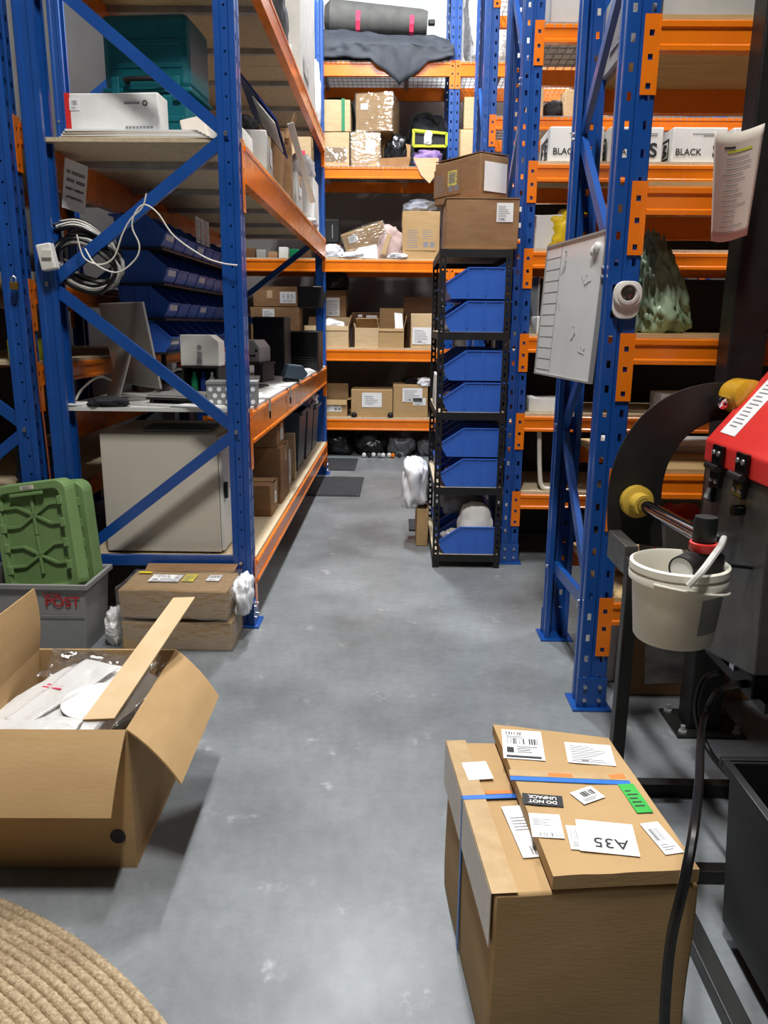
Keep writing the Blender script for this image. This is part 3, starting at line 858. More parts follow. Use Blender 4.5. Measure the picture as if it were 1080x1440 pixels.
under = [((-.84, 4.62, 0), (.20, .26, .19), 'small brown carton nearest the upright on the low left shelf', 'card_brown', (('r', .5, .5, .07, .07, 'note'),)),
         ((-.86, 5.02, 0), (.26, .36, .36), 'plain brown carton standing behind the smallest one on the low shelf', 'card_brown', ()),
         ((-1.16, 4.85, 0), (.24, .3, .5), 'tall brown carton at the back of the low shelf', 'card_brown', ()),
         ((-.84, 5.42, 0), (.16, .2, .25), 'white box between brown carton and pale board', 'card_white', (('r', .5, .5, .08, .1, 'list'),))]
for (x, y, z), s_, lb, m_, lbs in under: carton(lb, (x, y, ZL), s_, m=m_, labels=lbs, tape='tape' if m_ == 'card_brown' else None)
carton('brown carton with paper label lying on the plain brown carton', (-.86, 4.99, ZL + .362), (.22, .30, .14), m='card_brown', labels=(('r', .5, .5, .1, .08, 'list'),))
fo = obj('foam_board', MB().slab([(-.86, 5.62, ZL), (-.74, 5.62, ZL), (-.75, 5.66, ZL + .34), (-.85, 5.66, ZL + .34)], (0, .05, 0)), 'card_pale', bevel=.004)
tag(fo, 'pale upright board leaning beside the slate tub on the low shelf', 'board')


def tub(name, label, loc, s_, m, rz=0, taper=.9, rim=.02, t=.006, group=None):
    w_, d_, h_ = s_; o = thing(name, label, 'tub', loc, rz, group); b = MB()
    def loop(f, z, k): return [(-w_ / 2 * f + k, -d_ / 2 * f + k, z), (w_ / 2 * f - k, -d_ / 2 * f + k, z), (w_ / 2 * f - k, d_ / 2 * f - k, z), (-w_ / 2 * f + k, d_ / 2 * f - k, z)]
    L_ = [loop(taper, 0, 0), loop(1, h_, 0), loop(1, h_, t), loop(taper, t, t)]
    b.v = [p for l_ in L_ for p in l_]
    b.f = [(3, 2, 1, 0)] + [(4 * a + i, 4 * a + (i + 1) % 4, 4 * a + 4 + (i + 1) % 4, 4 * a + 4 + i) for a in range(3) for i in range(4)] + [(12, 13, 14, 15)]
    obj('body', b, m, o, bevel=.004)
    r_ = MB()
    for a, c in (((-w_ / 2 - rim, -d_ / 2 - rim), (w_ / 2 + rim, -d_ / 2)), ((-w_ / 2 - rim, d_ / 2), (w_ / 2 + rim, d_ / 2 + rim)), ((-w_ / 2 - rim, -d_ / 2), (-w_ / 2, d_ / 2)), ((w_ / 2, -d_ / 2), (w_ / 2 + rim, d_ / 2))):
        r_.box((a[0], a[1], h_ - .02), (c[0], c[1], h_ + .004))
    obj('rim', r_, m, o, bevel=.003)
    return o


for y, lb in ((6.15, 'slate blue plastic tub nearest on the low left shelf'), (6.72, 'slate blue plastic tub behind the first on the low shelf'), (7.2, 'slate blue plastic tub farthest on the low left shelf')):
    tub('storage_tub', lb, (-.95, y, ZL), (.42, .44, .46 if y < 7 else .4), 'slate_plastic', taper=.86)
bag('plastic_bag', 'blue and white plastic bag on the slate tubs under the worktop', 'bag', (-.93, 6.4, ZL + .466), (.44, .8, .12), 'navy_folder', 9, rug=.3)
bag('plastic_bag', 'crumpled white bag piece on the slate tub by the far upright', 'bag', (-.82, 7.15, ZL + .406), (.2, .3, .1), 'white_bag', 10)

# ------------------------------------------------------------------ second shelf of the left rack
Z2 = L_S2 + BT
tc_ = thing('tool_case', 'large teal moulded tool case on the upper left shelf', 'case', (-1.225, 4.30, Z2), R(-4))
obj('shell_lower', MB().box((-.215, -.17, 0), (.215, .17, .32)), 'teal', tc_, bevel=.03); obj('shell_upper', MB().box((-.215, -.17, .326), (.215, .17, .66)), 'teal', tc_, bevel=.03)
obj('seam', MB().box((-.221, -.176, .312), (.221, .176, .334)), 'teal', tc_, bevel=.006)
for x in (-.17, .13): obj('latch', MB().box((x, -.19, .27), (x + .04, -.172, .38)), 'teal', tc_, bevel=.006)
obj('handle', MB().tube(spline([(-.09, -.165, 0.36), (-.08, -.215, 0.36), (.08, -.215, 0.36), (.09, -.165, 0.36)], 5), .012, 8), 'black', tc_, smooth=True)
obj('badge', MB().box((-.02, -.1735, .2), (.04, -.171, .215)), 'paper', tc_)
for z in (.08, .18, .42, .52): obj('ridge', MB().box((-.18, -.176, z), (.18, -.168, z + .025)), 'teal', tc_, bevel=.004)
pst = thing('paper_stack', 'wide stack of white papers under the long white box on the upper shelf', 'paper', (-1.15, 3.80, Z2), R(-1))
for k in range(4): obj('sheet', MB().box((-.33 + .008 * k, -.17, .009 * k), (.33 - .02 * k, .15, .009 * k + .008)), 'paper' if k % 2 else 'paper_warm', pst, M=Matrix.Rotation(R(k - 1.5), 4, 'Z'))
wb = carton('long white box with red end on the paper stack of the upper shelf', (-1.275, 3.80, Z2 + .037), (.42, .13, .17), R(-3), m='card_white', tape=None, labels=(('f', .1, .72, .045, .05, 'small'),), j=.002)
obj('red_end', MB().box((-.2145, -.0665, .002), (-.19, .0665, .171)), 'red', wb)
obj('logo', MB().lathe([(.012, 0), (.012, .001), (.007, .001)], 16, face_M('f', .42, .135, .17, .86, .74), closed=False), 'ink', wb)
lnm = MB(); lnm.box((-.035, -.004, 0), (.035, .004, .0006)); obj('lettering', lnm, 'ink_grey', wb, M=face_M('f', .42, .136, .17, .72, .74))
lnm = MB(); [lnm.box((-.06 + .016 * k, -.005, 0), (-.06 + .016 * k + .012, .005, .0006)) for k in range(8)]; obj('lettering', lnm, 'ink_grey', wb, M=face_M('f', .42, .136, .17, .78, .16))
fl = obj('flat_parcel', MB().slab([(-.98, 3.78, Z2 + .037), (-.86, 3.78, Z2 + .037), (-.90, 3.85, Z2 + .15), (-1.01, 3.83, Z2 + .12)], (0, .06, 0)), 'paper_warm', bevel=.01)
tag(fl, 'crumpled pale parcel leaning beside the long white box', 'parcel')
carton('white flat box on the upper shelf behind the front upright', (-.84, 4.05, Z2), (.2, .3, .12), m='card_white', tape=None)
# clutter along the front of the second shelf, seen above the slanting beam
carton('grey carton with torn hole on the upper left shelf', (-.86, 4.55, Z2), (.30, .42, .20), R(4), m='card_grey', labels=(('r', .5, .5, .12, .09, 'note'),))
bag('black_bundle', 'small dark bundle on the torn grey carton', 'bundle', (-.86, 4.5, Z2 + .206), (.22, .24, .10), 'black_fabric', 21)
fd = thing('ring_binder', 'dark blue folder leaning open on the upper shelf clutter', 'folder', (-.72, 4.66, Z2 + .22), R(0))
obj('cover', MB().slab([(.06, -.20, .05), (.06, .22, -.06), (-.14, .22, .18), (-.14, -.20, .29)], (.006, 0, .005)), 'navy_folder', fd)
obj('page', MB().slab([(.055, -.19, .04), (.052, .12, -.04), (-.06, .12, .10), (-.06, -.19, .17)], (-.004, 0, -.004)), 'paper', fd)
for i, (x, y, w_, d_, h_, lb) in enumerate([(-.80, 5.15, .16, .10, .36, 'narrow brown carton standing upright on the upper shelf edge'), (-.82, 5.45, .22, .14, .44, 'taller brown carton with torn top on the upper shelf'), (-1.15, 5.3, .3, .3, .34, 'grey carton behind the torn brown cartons')]):
    carton(lb, (x, y, Z2), (w_, d_, h_), R(5 * i - 3), m='card_grey' if i == 2 else 'card_brown', flaps={'r': (20, .10, 0), 'f': (150, .08, 0)} if i == 1 else None)
carton('cream carton with small red label at the far end of the upper shelf', (-1.0, 6.6, Z2), (.34, .3, .36), m='card_pale', labels=(('f', .6, .4, .1, .06, 'blank', 0, 'pink'),))
lt = obj('paper_strip', MB().slab([(-.70, 5.2, Z2 + .42), (-.66, 5.2, Z2 + .43), (-.62, 6.1, Z2 + .10), (-.66, 6.1, Z2 + .09)], (0, .0, .004)), 'paper')
tag(lt, 'long white strip sticking out over the upper shelf edge', 'strip')
carton('white polystyrene box stacked at the far end of the upper shelf', (-.86, 7.15, Z2), (.28, .4, .42), m='card_white', tape=None)
carton('light grey carton beside the polystyrene box on the upper shelf', (-.90, 6.2, Z2), (.3, .34, .3), m='card_grey', labels=(('r', .5, .6, .16, .06, 'note'),))
bag('white_bag', 'white plastic bag on the polystyrene box by the far upright', 'bag', (-.84, 7.1, Z2 + .426), (.24, .3, .2), 'white_bag', 12)
bag('white_bag', 'flat white plastic bag lying over the far upper shelf edge', 'bag', (-.76, 6.72, Z2), (.2, .4, .06), 'white_bag', 13)
# third shelf
Z3 = L_S3 + BT
carton('large grey printed carton on the top left shelf at its far end', (-.98, 6.75, Z3), (.5, 1.0, 1.15), m='card_grey', tape=None, labels=(('f', .7, .25, .16, .05, 'print'), ('r', .3, .2, .35, .12, 'print', 0, 'card_grey'), ('f', .3, .6, .2, .22, 'blank')))
bag('white_bag', 'white plastic wrap hanging beside the large grey carton', 'bag', (-.75, 7.35, Z3), (.12, .2, .55), 'white_bag', 14)
bag('black_bundle', 'dark bundle standing on the top left shelf near the grey carton', 'bundle', (-.86, 5.6, Z3), (.25, .4, .5), 'black_fabric', 22)
carton('brown carton on the top left shelf above the teal case', (-1.15, 4.6, Z3), (.5, .6, .4), m='card_brown')

# ------------------------------------------------------------------ cables and small things on the left frame
co = thing('cable_coil', 'coil of grey and black striped cable hung on the rear upright', 'cable', (-1.40, 3.64, 1.74))
for k in range(13):
    a = k / 12; pts = []
    for q in range(25):
        th = 2 * math.pi * q / 24
        rx = .135 + .008 * math.sin(k * 2.1); rz_ = .10 + .012 * math.cos(k * 1.7)
        pts.append((rx * math.cos(th) + .012 * math.sin(3 * th + k), -.05 + .011 * k * .8 + .01 * math.sin(2 * th + k), rz_ * math.sin(th) - .05 - .03 * math.cos(th) + .004 * k))
    obj('cable_turn', MB().tube(pts, .009, 6, cap=False), 'cable_grey' if k % 2 else 'cable_black', co, smooth=True)
for k in range(7):
    pts = [(-.14 + .02 * math.sin(k), -.02 + .012 * k, .10 + .008 * k), (-.04, -.03 + .012 * k, .12 + .006 * k), (.06, -.02 + .012 * k, .08), (.13, -.02 + .01 * k, -.03 - .01 * k)]
    obj('cable_turn', MB().tube(spline(pts, 5), .009, 6), 'cable_white' if k % 2 else 'cable_black', co, smooth=True)
pl = thing('plug_adapter', 'white power adapter hanging by the striped cable coil', 'adapter', (-1.525, 3.52, 1.70))
obj('body', MB().box((-.035, -.02, -.03), (.03, .03, .08)), 'white_plastic', pl, M=Matrix.Rotation(R(-10), 4, 'Y'), bevel=.006); obj('prong', MB().box((-.02, -.03, .02), (.02, -.02, .05)), 'cable_white', pl)
Yc = 3.52
q = lambda x, y, Y=Yc: at(x, y, Y=Y)
cord('charger_cable', 'thin white cord looped over the diagonal brace and along to the front upright', [q(120, 350, 3.56), q(135, 372), q(165, 383), q(190, 365), q(196, 345), q(186, 320), q(190, 300), q(203, 288), q(222, 300), q(245, 332), q(285, 360), q(312, 370), q(334, 373)], .0035, 'cable_white')
cord('charger_cable', 'thin white cord hanging in a loop below the brace by the cable coil', [q(108, 330), q(118, 362), q(140, 372), q(160, 362), q(172, 330), q(184, 308), q(200, 292), q(206, 272)], .0035, 'cable_white')
cord('charger_cable', 'white cord running down behind the rear upright', [q(90, 420, 3.69), q(93, 520, 3.69), q(98, 620, 3.69), q(103, 690, 3.69)], .005, 'cable_white')
cord('orange_cord', 'thin rust orange cord in the gap between the two left uprights', [(-1.642, 3.56, 1.55), (-1.644, 3.57, 1.2), (-1.64, 3.58, .9), (-1.64, 3.59, .5)], .004, 'cable_orange')
cord('charger_cable', 'short white cord hanging beside the green lids', [q(106, 690, 3.52), q(118, 700, 3.5), q(126, 722, 3.48), q(124, 735, 3.47)], .004, 'cable_white')
pk = thing('padlock', 'brass padlock hanging on the far left upright', 'padlock', at(20, 402, Y=3.53))
obj('body', MB().box((-.017, -.009, -.016), (.017, .009, .016)), 'brass', pk, bevel=.002); obj('shackle', MB().tube([(-.01, 0, .014), (-.01, 0, .034), (0, 0, .042), (.01, 0, .034), (.01, 0, .014)], .0035, 6), 'bolt', pk, smooth=True)
# notice hung on the back beam of the left rack
a_, b_, c_, d_ = at(82, 218, Y=3.80), at(118, 236, Y=3.92), at(128, 305, Y=3.92), at(88, 290, Y=3.80)
ux = (b_ - a_).normalized(); uz = ux.cross((d_ - a_).normalized()).normalized(); uy = uz.cross(ux)
if uz.y > 0: pass
nt_ = thing('notice', 'white printed notice hanging under the upper left shelf', 'notice', M=axes(tuple((a_ + c_) / 2), tuple(ux), tuple(-(d_ - a_).normalized()), tuple(ux.cross(-(d_ - a_).normalized()).normalized())))
NW, NH = (b_ - a_).length, (d_ - a_).length
obj('sheet', MB().box((-NW / 2, -NH / 2, 0), (NW / 2, NH / 2, .0008)), 'paper', nt_)
for k, s_ in enumerate(('EVERY TUESDAY', 'AFTERNOON :)')): text('lettering', s_, NW * .105, 'ink', nt_, TR(0, -NH * (.08 + .17 * k), .0012), bold=.0006)
lm_ = MB(); [lm_.box((x0 * NW, y0 * NH, .0009), (x1 * NW, (y0 + .07) * NH, .0014)) for x0, x1, y0 in ((-.4, -.24, .22), (-.19, .38, .22), (-.38, -.05, .06), (.02, .4, .06))]; obj('lettering', lm_, 'ink_grey', nt_)
# labels on bin rail
sg = thing('shelf_sign', 'white printed cards on the rail above the blue bins', 'sign', (-1.22, 4.95, 2.0))
for k in range(3): label_on(sg, axes((0, .12 * k, 0), (0, 1, 0), (0, 0, 1), (1, 0, 0)), .10, .15, 'list', seed=k)
bb = thing('wall_box', 'black box clamped to the far upright of the left rack', 'box', at(437, 417, Y=7.50))
obj('body', MB().box((-.12, -.05, -.10), (.12, .04, .09)), 'black', bb, bevel=.006); obj('bracket', MB().box((.04, .03, -.04), (.14, .055, .04)), 'steel_black', bb); obj('top_strip', MB().box((.03, -.052, .084), (.1, -.03, .092)), 'paper', bb)
# items showing on the far-left rack
for i, (x, y0, w_, h_, zb, m_, lb) in enumerate([(-1.80, 3.8, .14, .10, 1.268, 'lime', 'lime and white packet on the far left rack'), (-1.80, 3.8, .16, .04, 1.638, 'card_white', 'white flat box on the far left rack below the padlock'), (-1.80, 3.8, .16, .09, .638, 'navy_folder', 'dark blue box on the far left rack above the green lids')]):
    carton(lb, (x, 3.86, zb), (w_, .2, h_), m=m_, tape=None)
bag('black_bundle', 'dark bundle on the far left rack under the lime packet', 'bundle', (-1.85, 3.9, .638), (.2, .16, .2), 'black_fabric', 31)

# ------------------------------------------------------------------ black boltless shelving by the aisle
SX0, SX1, SY0, SY1 = .232, .640, 4.57, 5.48
SLV = [.085, .505, .955, 1.415, 1.868]
sh = thing('boltless_shelf', 'black slotted steel shelving unit full of blue bins beside the aisle', 'shelf', (SX0, SY0, 0))
SWd, SDp = SX1 - SX0, SY1 - SY0


def angle_post(h, sx, sy):
    """slotted angle: two perforated legs meeting at the corner"""
    mb = MB(); wl = .036
    def strip(P):
        a, b = .34, .66
        mb.quad(P(0, 0), P(a, 0), P(a, h), P(0, h)); mb.quad(P(b, 0), P(1, 0), P(1, h), P(b, h)); z = 0; k = .03
        while k + .022 < h: mb.quad(P(a, z), P(b, z), P(b, k), P(a, k)); z = k + .022; k += .042
        mb.quad(P(a, z), P(b, z), P(b, h), P(a, h))
    strip(lambda f, z: (sx * f * wl, 0, z)); strip(lambda f, z: (0, sy * f * wl, z))
    return mb


for x, sx in ((0, 1), (SWd, -1)):
    for y, sy in ((0, 1), (SDp, -1)): obj('post', angle_post(1.868, sx, sy), 'black', sh, M=TR(x, y, 0), solid=.002, fix=False)
for i, z in enumerate(SLV):
    s_ = obj('shelf_deck', MB().box((.003, .003, z - .012), (SWd - .003, SDp - .003, z)), 'board' if i < 4 else 'board', sh)
    for (a, b) in (((.004, -.002), (SWd - .004, .004)), ((.004, SDp - .004), (SWd - .004, SDp + .002)), ((-.002, .004), (.004, SDp - .004)), ((SWd - .004, .004), (SWd + .002, SDp - .004))):
        obj('edge_rail', MB().box((a[0], a[1], z - .045), (b[0], b[1], z - .001)), 'black', s_)
SN = ['bottom', 'second lowest', 'middle', 'upper']
for li, nst in ((0, 1), (1, 2), (2, 2), (3, 2)):
    for k in range(nst):
        for c in range(4):
            H_ = .172
            pos = 'nearest the camera' if c == 0 else '%s from near end' % ORD[c]
            put_bin('blue bin on the %s black shelf, %s%s' % (SN[li], pos, '' if nst == 1 else (', lower of two' if k == 0 else ', stacked on another')), SX0 + .035, SY0 + .012 + .222 * c, SLV[li] + .0005 + k * (H_ + .012), 0, 'blue bins on the black shelving', BIN, card=False)
# loose contents in the near bins
for li, k, m_, lb in ((3, 0, 'poly', 'clear crinkled packet showing in the front of the upper shelf bin'), (2, 0, 'poly', 'clear crinkled packet in the bin on the middle shelf'), (0, 0, 'poly', 'crinkled clear wrapping beside the bottom blue bin'), (1, 0, 'purple_cloth', 'pale purple packet showing in the lower bin front')):
    bag('packet', lb, 'packet', (SX0 + .13, SY0 + .11, SLV[li] + .006), (.17, .17, .11 if li else .13), m_, 60 + li, rug=.3)
pk2 = bag('packet', 'white folded packet standing in the bottom blue bin', 'packet', (SX0 + .26, SY0 + .10, SLV[0] + .012), (.22, .16, .30), 'card_white', 66, rug=.08, ridge=.05, sub=4)
bag('packet', 'grey plastic wrap draped behind the white packet on the bottom shelf', 'packet', (SX0 + .2, SY0 + .33, SLV[0] + .19), (.3, .2, .17), 'grey_bag', 67)
carton('white box on the middle shelf of the black unit facing the aisle', (SX0 + .0135, SY0 + .45, SLV[2] + .001), (.016, .3, .20), m='card_white', tape=None)
bag('white_bag', 'white plastic bag bulging from the black shelving into the aisle', 'bag', (SX0 - .10, SY0 + .62, .26), (.19, .42, .34), 'white_bag', 70, rug=.3)
carton('brown carton on floor beneath the white bag by the shelving', (SX0 - .05, SY0 + .62, .0), (.08, .3, .258), m='card')
mt = obj('floor_mat', MB().box((.10, 5.43, .0), (.21, 5.75, .012)), 'rubber'); tag(mt, 'small dark floor plate beside the black shelving', 'mat')
c1 = carton('plain brown carton with white label directly on top of the black shelving', (.462, 4.80, SLV[4] + .001), (.405, .42, .265), m='card_brown', tape=None, labels=(('f', .80, .72, .092, .10, 'list'),))
obj('lid', MB().box((-.207, -.214, .266), (.207, .214, .272)), 'card_brown', c1)
c2 = carton('brown carton with yellow note turned askew atop the shelving cartons', (.415, 4.86, SLV[4] + .276), (.215, .40, .235), R(36), m='card_brown', tape=None,
            labels=(('f', .52, .5, .17, .155, 'blank'), ('l', .30, .5, .24, .15, 'print', 0, 'card_brown'), ('l', .42, .56, .08, .085, 'note', 0, 'sticky')))
obj('flap', MB().slab([(-.108, -.2, .24), (.108, -.2, .245), (.108, .2, .265), (-.108, .2, .242)], (0, 0, .004)), 'card_brown', c2)

# ------------------------------------------------------------------ far rack contents
BY = 8.66
ZB = [.43 + BT, 1.185 + BT, 2.115 + BT, 3.03 + .012, 4.01 + .012]
G = 'cartons on the far rack'
carton_px('carton half open with white torn label on the lowest far shelf, leftmost', 455, 562, 488, BY, ZB[0], .3, m='card', flaps={'b': (10, .16, 0), 'f': (160, .06, 0), 'l': (60, .1, 0), 'r': (80, .1, 0)}, labels=(('f', .4, .6, .19, .11, 'print'),), group=G)
carton_px('wide carton with large white paper in the centre of the lowest far shelf', 494, 548, 552, BY, ZB[0], .4, m='card', labels=(('f', .5, .62, .22, .16, 'note'),), group=G)
carton_px('carton with two white papers at the right of the lowest far shelf', 553, 541, 602, BY, ZB[0], .4, m='card', labels=(('f', .55, .68, .22, .15, 'list'), ('f', .75, .48, .14, .08, 'list')), group=G)
for x, m_, lb in ((498, 'black', 'small dark round foot left of the wide carton on the far shelf'), (549, 'black', 'small dark round foot right of the wide carton on the far shelf')):
    p = at(x, 584, Y=BY - .03); o = obj('castor', MB().lathe([(.0, 0), (.03, .004), (.034, .03), (.02, .055), (0, .06)], 14), m_, smooth=True); o.location = (p.x, BY - .03, ZB[0]); tag(o, lb, 'castor')
bag('black_bundle', 'black bags heaped on the rightmost carton of the lowest far shelf', 'bundle', (.24, 8.86, ZB[0] + .345), (.38, .3, .10), 'black_bag', 41)
bag('white_bag', 'white crumpled plastic on the black heap of the lowest far shelf', 'bag', (.30, 8.72, ZB[0] + .345), (.16, .14, .10), 'white_bag', 42)
# second level
carton_px('pale open carton full of white plastic on the second far shelf', 428, 458, 490, BY, ZB[1], .35, m='card_pale', flaps={'r': (15, .12, 0), 'f': (172, .05, 0), 'b': (20, .1, 0)}, group=G)
bag('white_bag', 'white plastic filling the pale open carton', 'bag', (-.72, 8.83, ZB[1] + .06), (.36, .3, .26), 'white_bag', 43, rug=.3)
carton_px('olive carton with white sheet behind the pale open carton', 452, 408, 487, 9.05, ZB[1], .3, m='card_brown', labels=(('f', .45, .7, .16, .20, 'list'),), group=G)
bag('black_bundle', 'shiny black bag on top of the olive carton', 'bundle', (-.76, 9.2, at(470, 408, Y=9.05).z), (.4, .28, .22), 'black_bag', 44)
carton_px('small open carton with dark inside beside the tall carton', 499, 461, 533, BY, ZB[1], .3, m='card_pale', flaps={'b': (-60, .2, 0), 'l': (15, .05, 0)}, group=G)
label_dark = carton_px('dark brown carton behind the small open carton', 495, 440, 534, 9.02, ZB[1], .25, m='card_dark', labels=(('f', .3, .9, .05, .03, 'blank'), ('f', .7, .88, .12, .03, 'blank')), group=G)
carton_px('tall open brown carton with loose paper on the second far shelf', 532, 462, 568, BY, ZB[1], .32, m='card', flaps={'b': (4, .22, 0), 'l': (10, .14, 0), 'r': (12, .14, 0), 'f': (165, .03, 0)}, group=G)
pp = obj('loose_paper', MB().slab([(-.03, 8.72, ZB[1] + .21), (.06, 8.72, ZB[1] + .19), (.045, 8.76, ZB[1] + .37), (-.04, 8.76, ZB[1] + .38)], (0, .003, 0)), 'paper'); tag(pp, 'small white paper sticking out of the tall open carton', 'paper')
carton_px('large dark carton standing behind at the right of the second far shelf', 569, 418, 612, 9.0, ZB[1], .3, m='card_dark', group=G)
carton_px('pale open carton with white handwritten label at the right of the second far shelf', 578, 441, 610, BY, ZB[1], .3, R(0), m='card_pale', tape=None, labels=(('f', .5, .36, .21, .18, 'list'),), group=G) if False else carton_px('pale carton with white handwritten label at the right of the second far shelf', 578, 441, 610, BY, ZB[1], .3, m='card_pale', tape=None, labels=(('f', .5, .36, .21, .18, 'list'),), group=G)
carton_px('lower of two brown cartons seen past the worktop', 352, 432, 420, BY, ZB[1] + .0, .4, m='card_brown', labels=(('f', .38, .75, .13, .17, 'list'),), group=G)
zt = at(386, 432, Y=BY).z
carton('upper of two brown cartons seen past the worktop', (-1.31, BY + .2, zt + .006), (.52, .38, .21), m='card_brown', labels=(('f', .72, .45, .17, .12, 'small'), ('f', .35, .6, .06, .08, 'blank', 0, 'card_pale')), group=G)
# third level
carton_px('big brown carton with handwriting at the right of the third far shelf', 566, 297, 619, BY, ZB[2], .4, m='card', labels=(('f', .5, .45, .32, .26, 'print', 0, 'card'),), group=G)
bag('cloth_bundle', 'white patterned cloth bundle on the big brown carton', 'cloth', (.22, 8.85, at(590, 297, Y=BY).z + .008), (.38, .3, .13), 'cloth_bluegrey', 45, rug=.3)
Mt = TR(-.34, 8.78, ZB[2] + .13) @ Matrix.Rotation(R(-18), 4, 'Y') @ Matrix.Rotation(R(10), 4, 'X')
tcb = carton('taped brown carton lying tilted on the papers of the third far shelf', (0, 0, 0), (.46, .24, .2), m='card', labels=(('f', .25, .65, .1, .07, 'note'),), film=True, group=G); tcb.matrix_world = Mt
Mt = TR(-.34, 9.2, ZB[2] + .2) @ Matrix.Rotation(R(-38), 4, 'Y')
tcb = carton('dark parcel with pale label behind the tilted carton', (0, 0, 0), (.34, .16, .17), m='card_dark', labels=(('f', .5, .5, .16, .1, 'small', 0, 'paper_warm'),), group=G); tcb.matrix_world = Mt
bag('wrapped_parcel', 'pinkish wrapped parcel with brown tape leaning on the third far shelf', 'parcel', (-.13, 8.74, ZB[2]), (.36, .22, .36), 'pink_wrap', 46, rug=.25, ridge=.08)
tpm = obj('brown_tape', MB().slab([(-.19, 8.622, ZB[2] + .05), (-.14, 8.622, ZB[2] + .04), (-.08, 8.635, ZB[2] + .24), (-.12, 8.635, ZB[2] + .26)], (0, -.004, 0)), 'tape'); tpm.parent = bpy.data.objects['wrapped_parcel']; tpm.matrix_parent_inverse = bpy.data.objects['wrapped_parcel'].matrix_world.inverted(); 
bpy.context.view_layer.update(); tpm.matrix_parent_inverse = bpy.data.objects['wrapped_parcel'].matrix_world.inverted()
for i, (x, y, s_, lb) in enumerate([(-.70, 8.72, (.3, .24, .16), 'crumpled white plastic bag at the left of the third far shelf'), (-.50, 8.66, (.3, .16, .08), 'flat white mailing bag in front of the tilted carton'), (-.02, 8.65, (.24, .14, .06), 'small white plastic bag at the front edge before the pink parcel')]):
    bag('white_bag', lb, 'bag', (x, y, ZB[2]), s_, 'white_bag', 47 + i, rug=.3)
shp = obj('white_sheet', MB().slab([(-.52, 8.62, ZB[2] + .015), (-.22, 8.62, ZB[2] + .002), (-.24, 8.66, ZB[2] + .16), (-.40, 8.66, ZB[2] + .14)], (0, .006, 0)), 'paper'); tag(shp, 'large white sheet hanging at the front of the third far shelf', 'paper')
mo = thing('black_device', 'black electronic device standing at the left of the third far shelf', 'device', (-.76, 8.95, ZB[2] + .17), R(10))
obj('body', MB().box((-.11, -.07, 0), (.11, .07, .26)), 'black', mo, bevel=.02); obj('stripe', MB().box((.02, -.074, .06), (.028, -.071, .2)), 'aluminium', mo)
carton('dark carton with yellow note under the black device', (-.74, 8.95, ZB[2]), (.28, .3, .165), m='card_dark', labels=(('f', .5, .6, .07, .06, 'blank', 0, 'sticky'),), group=G)
for i in range(7):
    x = -1.72 + i * .12; h_ = (.08, .11, .09, .07, .12, .1, .09)[i]
    carton('%s small box from the left in the row on the third far shelf' % ORD[i], (x, 8.78, ZB[2]), (.10, .12, h_), m=('card_grey', 'card_dark', 'grey_plastic', 'card_brown', 'card_white', 'green_tape', 'card_dark')[i], tape=None, group='small boxes seen past the left rack')
# fourth level
z4 = ZB[3]
carton_px('lower pale carton of the stack with green tape above', 449, 186, 491, BY, z4, .36, m='card_pale', labels=(('f', .5, .35, .26, .14, 'blank', 0, 'film'),), group=G)
cz = at(470, 186, Y=BY).z
cg = carton('pale carton with green tape stripe, upper of its stack', ((at(449, 170, Y=BY).x + at(491, 170, Y=BY).x) / 2, BY + .18, cz + .006), (.33, .36, at(470, 140, Y=BY).z - cz - .006), m='card_pale', tape=None, group=G)
obj('green_stripe', MB().box((.075, -.188, .004), (.11, -.184, .31)), 'green_tape', cg)
carton_px('lower tape-wrapped carton on the fourth far shelf', 494, 186, 535, BY, z4, .34, m='card_pale', film=True, labels=(('f', .65, .6, .1, .12, 'blank'),), group=G)
cz = at(515, 186, Y=BY).z
carton('upper tape-wrapped carton, larger, on the fourth far shelf', (-.24, BY + .20, cz + .008), (.38, .4, .36), R(-10), m='card', film=True, labels=(('f', .25, .65, .08, .06, 'blank'),), group=G)
# brown paper bag with black cloth
pbx = at(556, 210, Y=BY).x
pb = thing('paper_bag', 'open brown paper bag stuffed with black cloth on the fourth far shelf', 'bag', (pbx, BY + .1, z4))
pm = MB()
for a, b in (((-.15, -.1), (.14, -.1)), ((.14, -.1), (.15, .1)), ((.15, .1), (-.13, .1)), ((-.13, .1), (-.15, -.1))):
    pm.slab([(a[0], a[1], 0), (b[0], b[1], 0), (b[0] * 1.15, b[1] * 1.2, .34 if b[1] > 0 else .10), (a[0] * 1.05, a[1] * 1.2, .26 if a[1] > 0 else .08)], (.002, .002, 0))
obj('side_panels', pm, 'brown_paper', pb)
lnk = link('black_lining', blob((.24, .17, .34), 51, rug=.3), 'black_bag', pb, M=TR(0, -.0, .0))
fr = thing('folding_crate', 'black crate with lime yellow rim on the fourth far shelf', 'crate', (at(605, 190, Y=BY).x, BY + .14, z4 + .2))
fm = MB(); [fm.bar(a, b, .03, .024) for a, b in (((-.17, -.11, .16), (.17, -.11, .13)), ((.17, -.11, .13), (.16, .11, .17)), ((.16, .11, .17), (-.16, .11, .2)), ((-.16, .11, .2), (-.17, -.11, .16)), ((-.17, -.11, .01), (.17, -.11, .01)), ((-.17, -.11, .16), (-.17, -.11, .01)), ((.17, -.11, .13), (.17, -.11, .01)))]
obj('rim', fm, 'lime', fr); obj('sides', MB().box((-.16, -.1, 0), (.16, .1, .13)), 'black_fabric', fr, bevel=.01); link('white_tag', blob((.09, .05, .14), 52), 'cloth_white', fr, M=TR(-.02, -.12, .02))
bag('cloth_bundle', 'purple and white cloth bundle under the lime crate', 'cloth', (at(603, 210, Y=BY).x, BY + .12, z4), (.34, .26, .21), 'purple_cloth', 53, rug=.3)
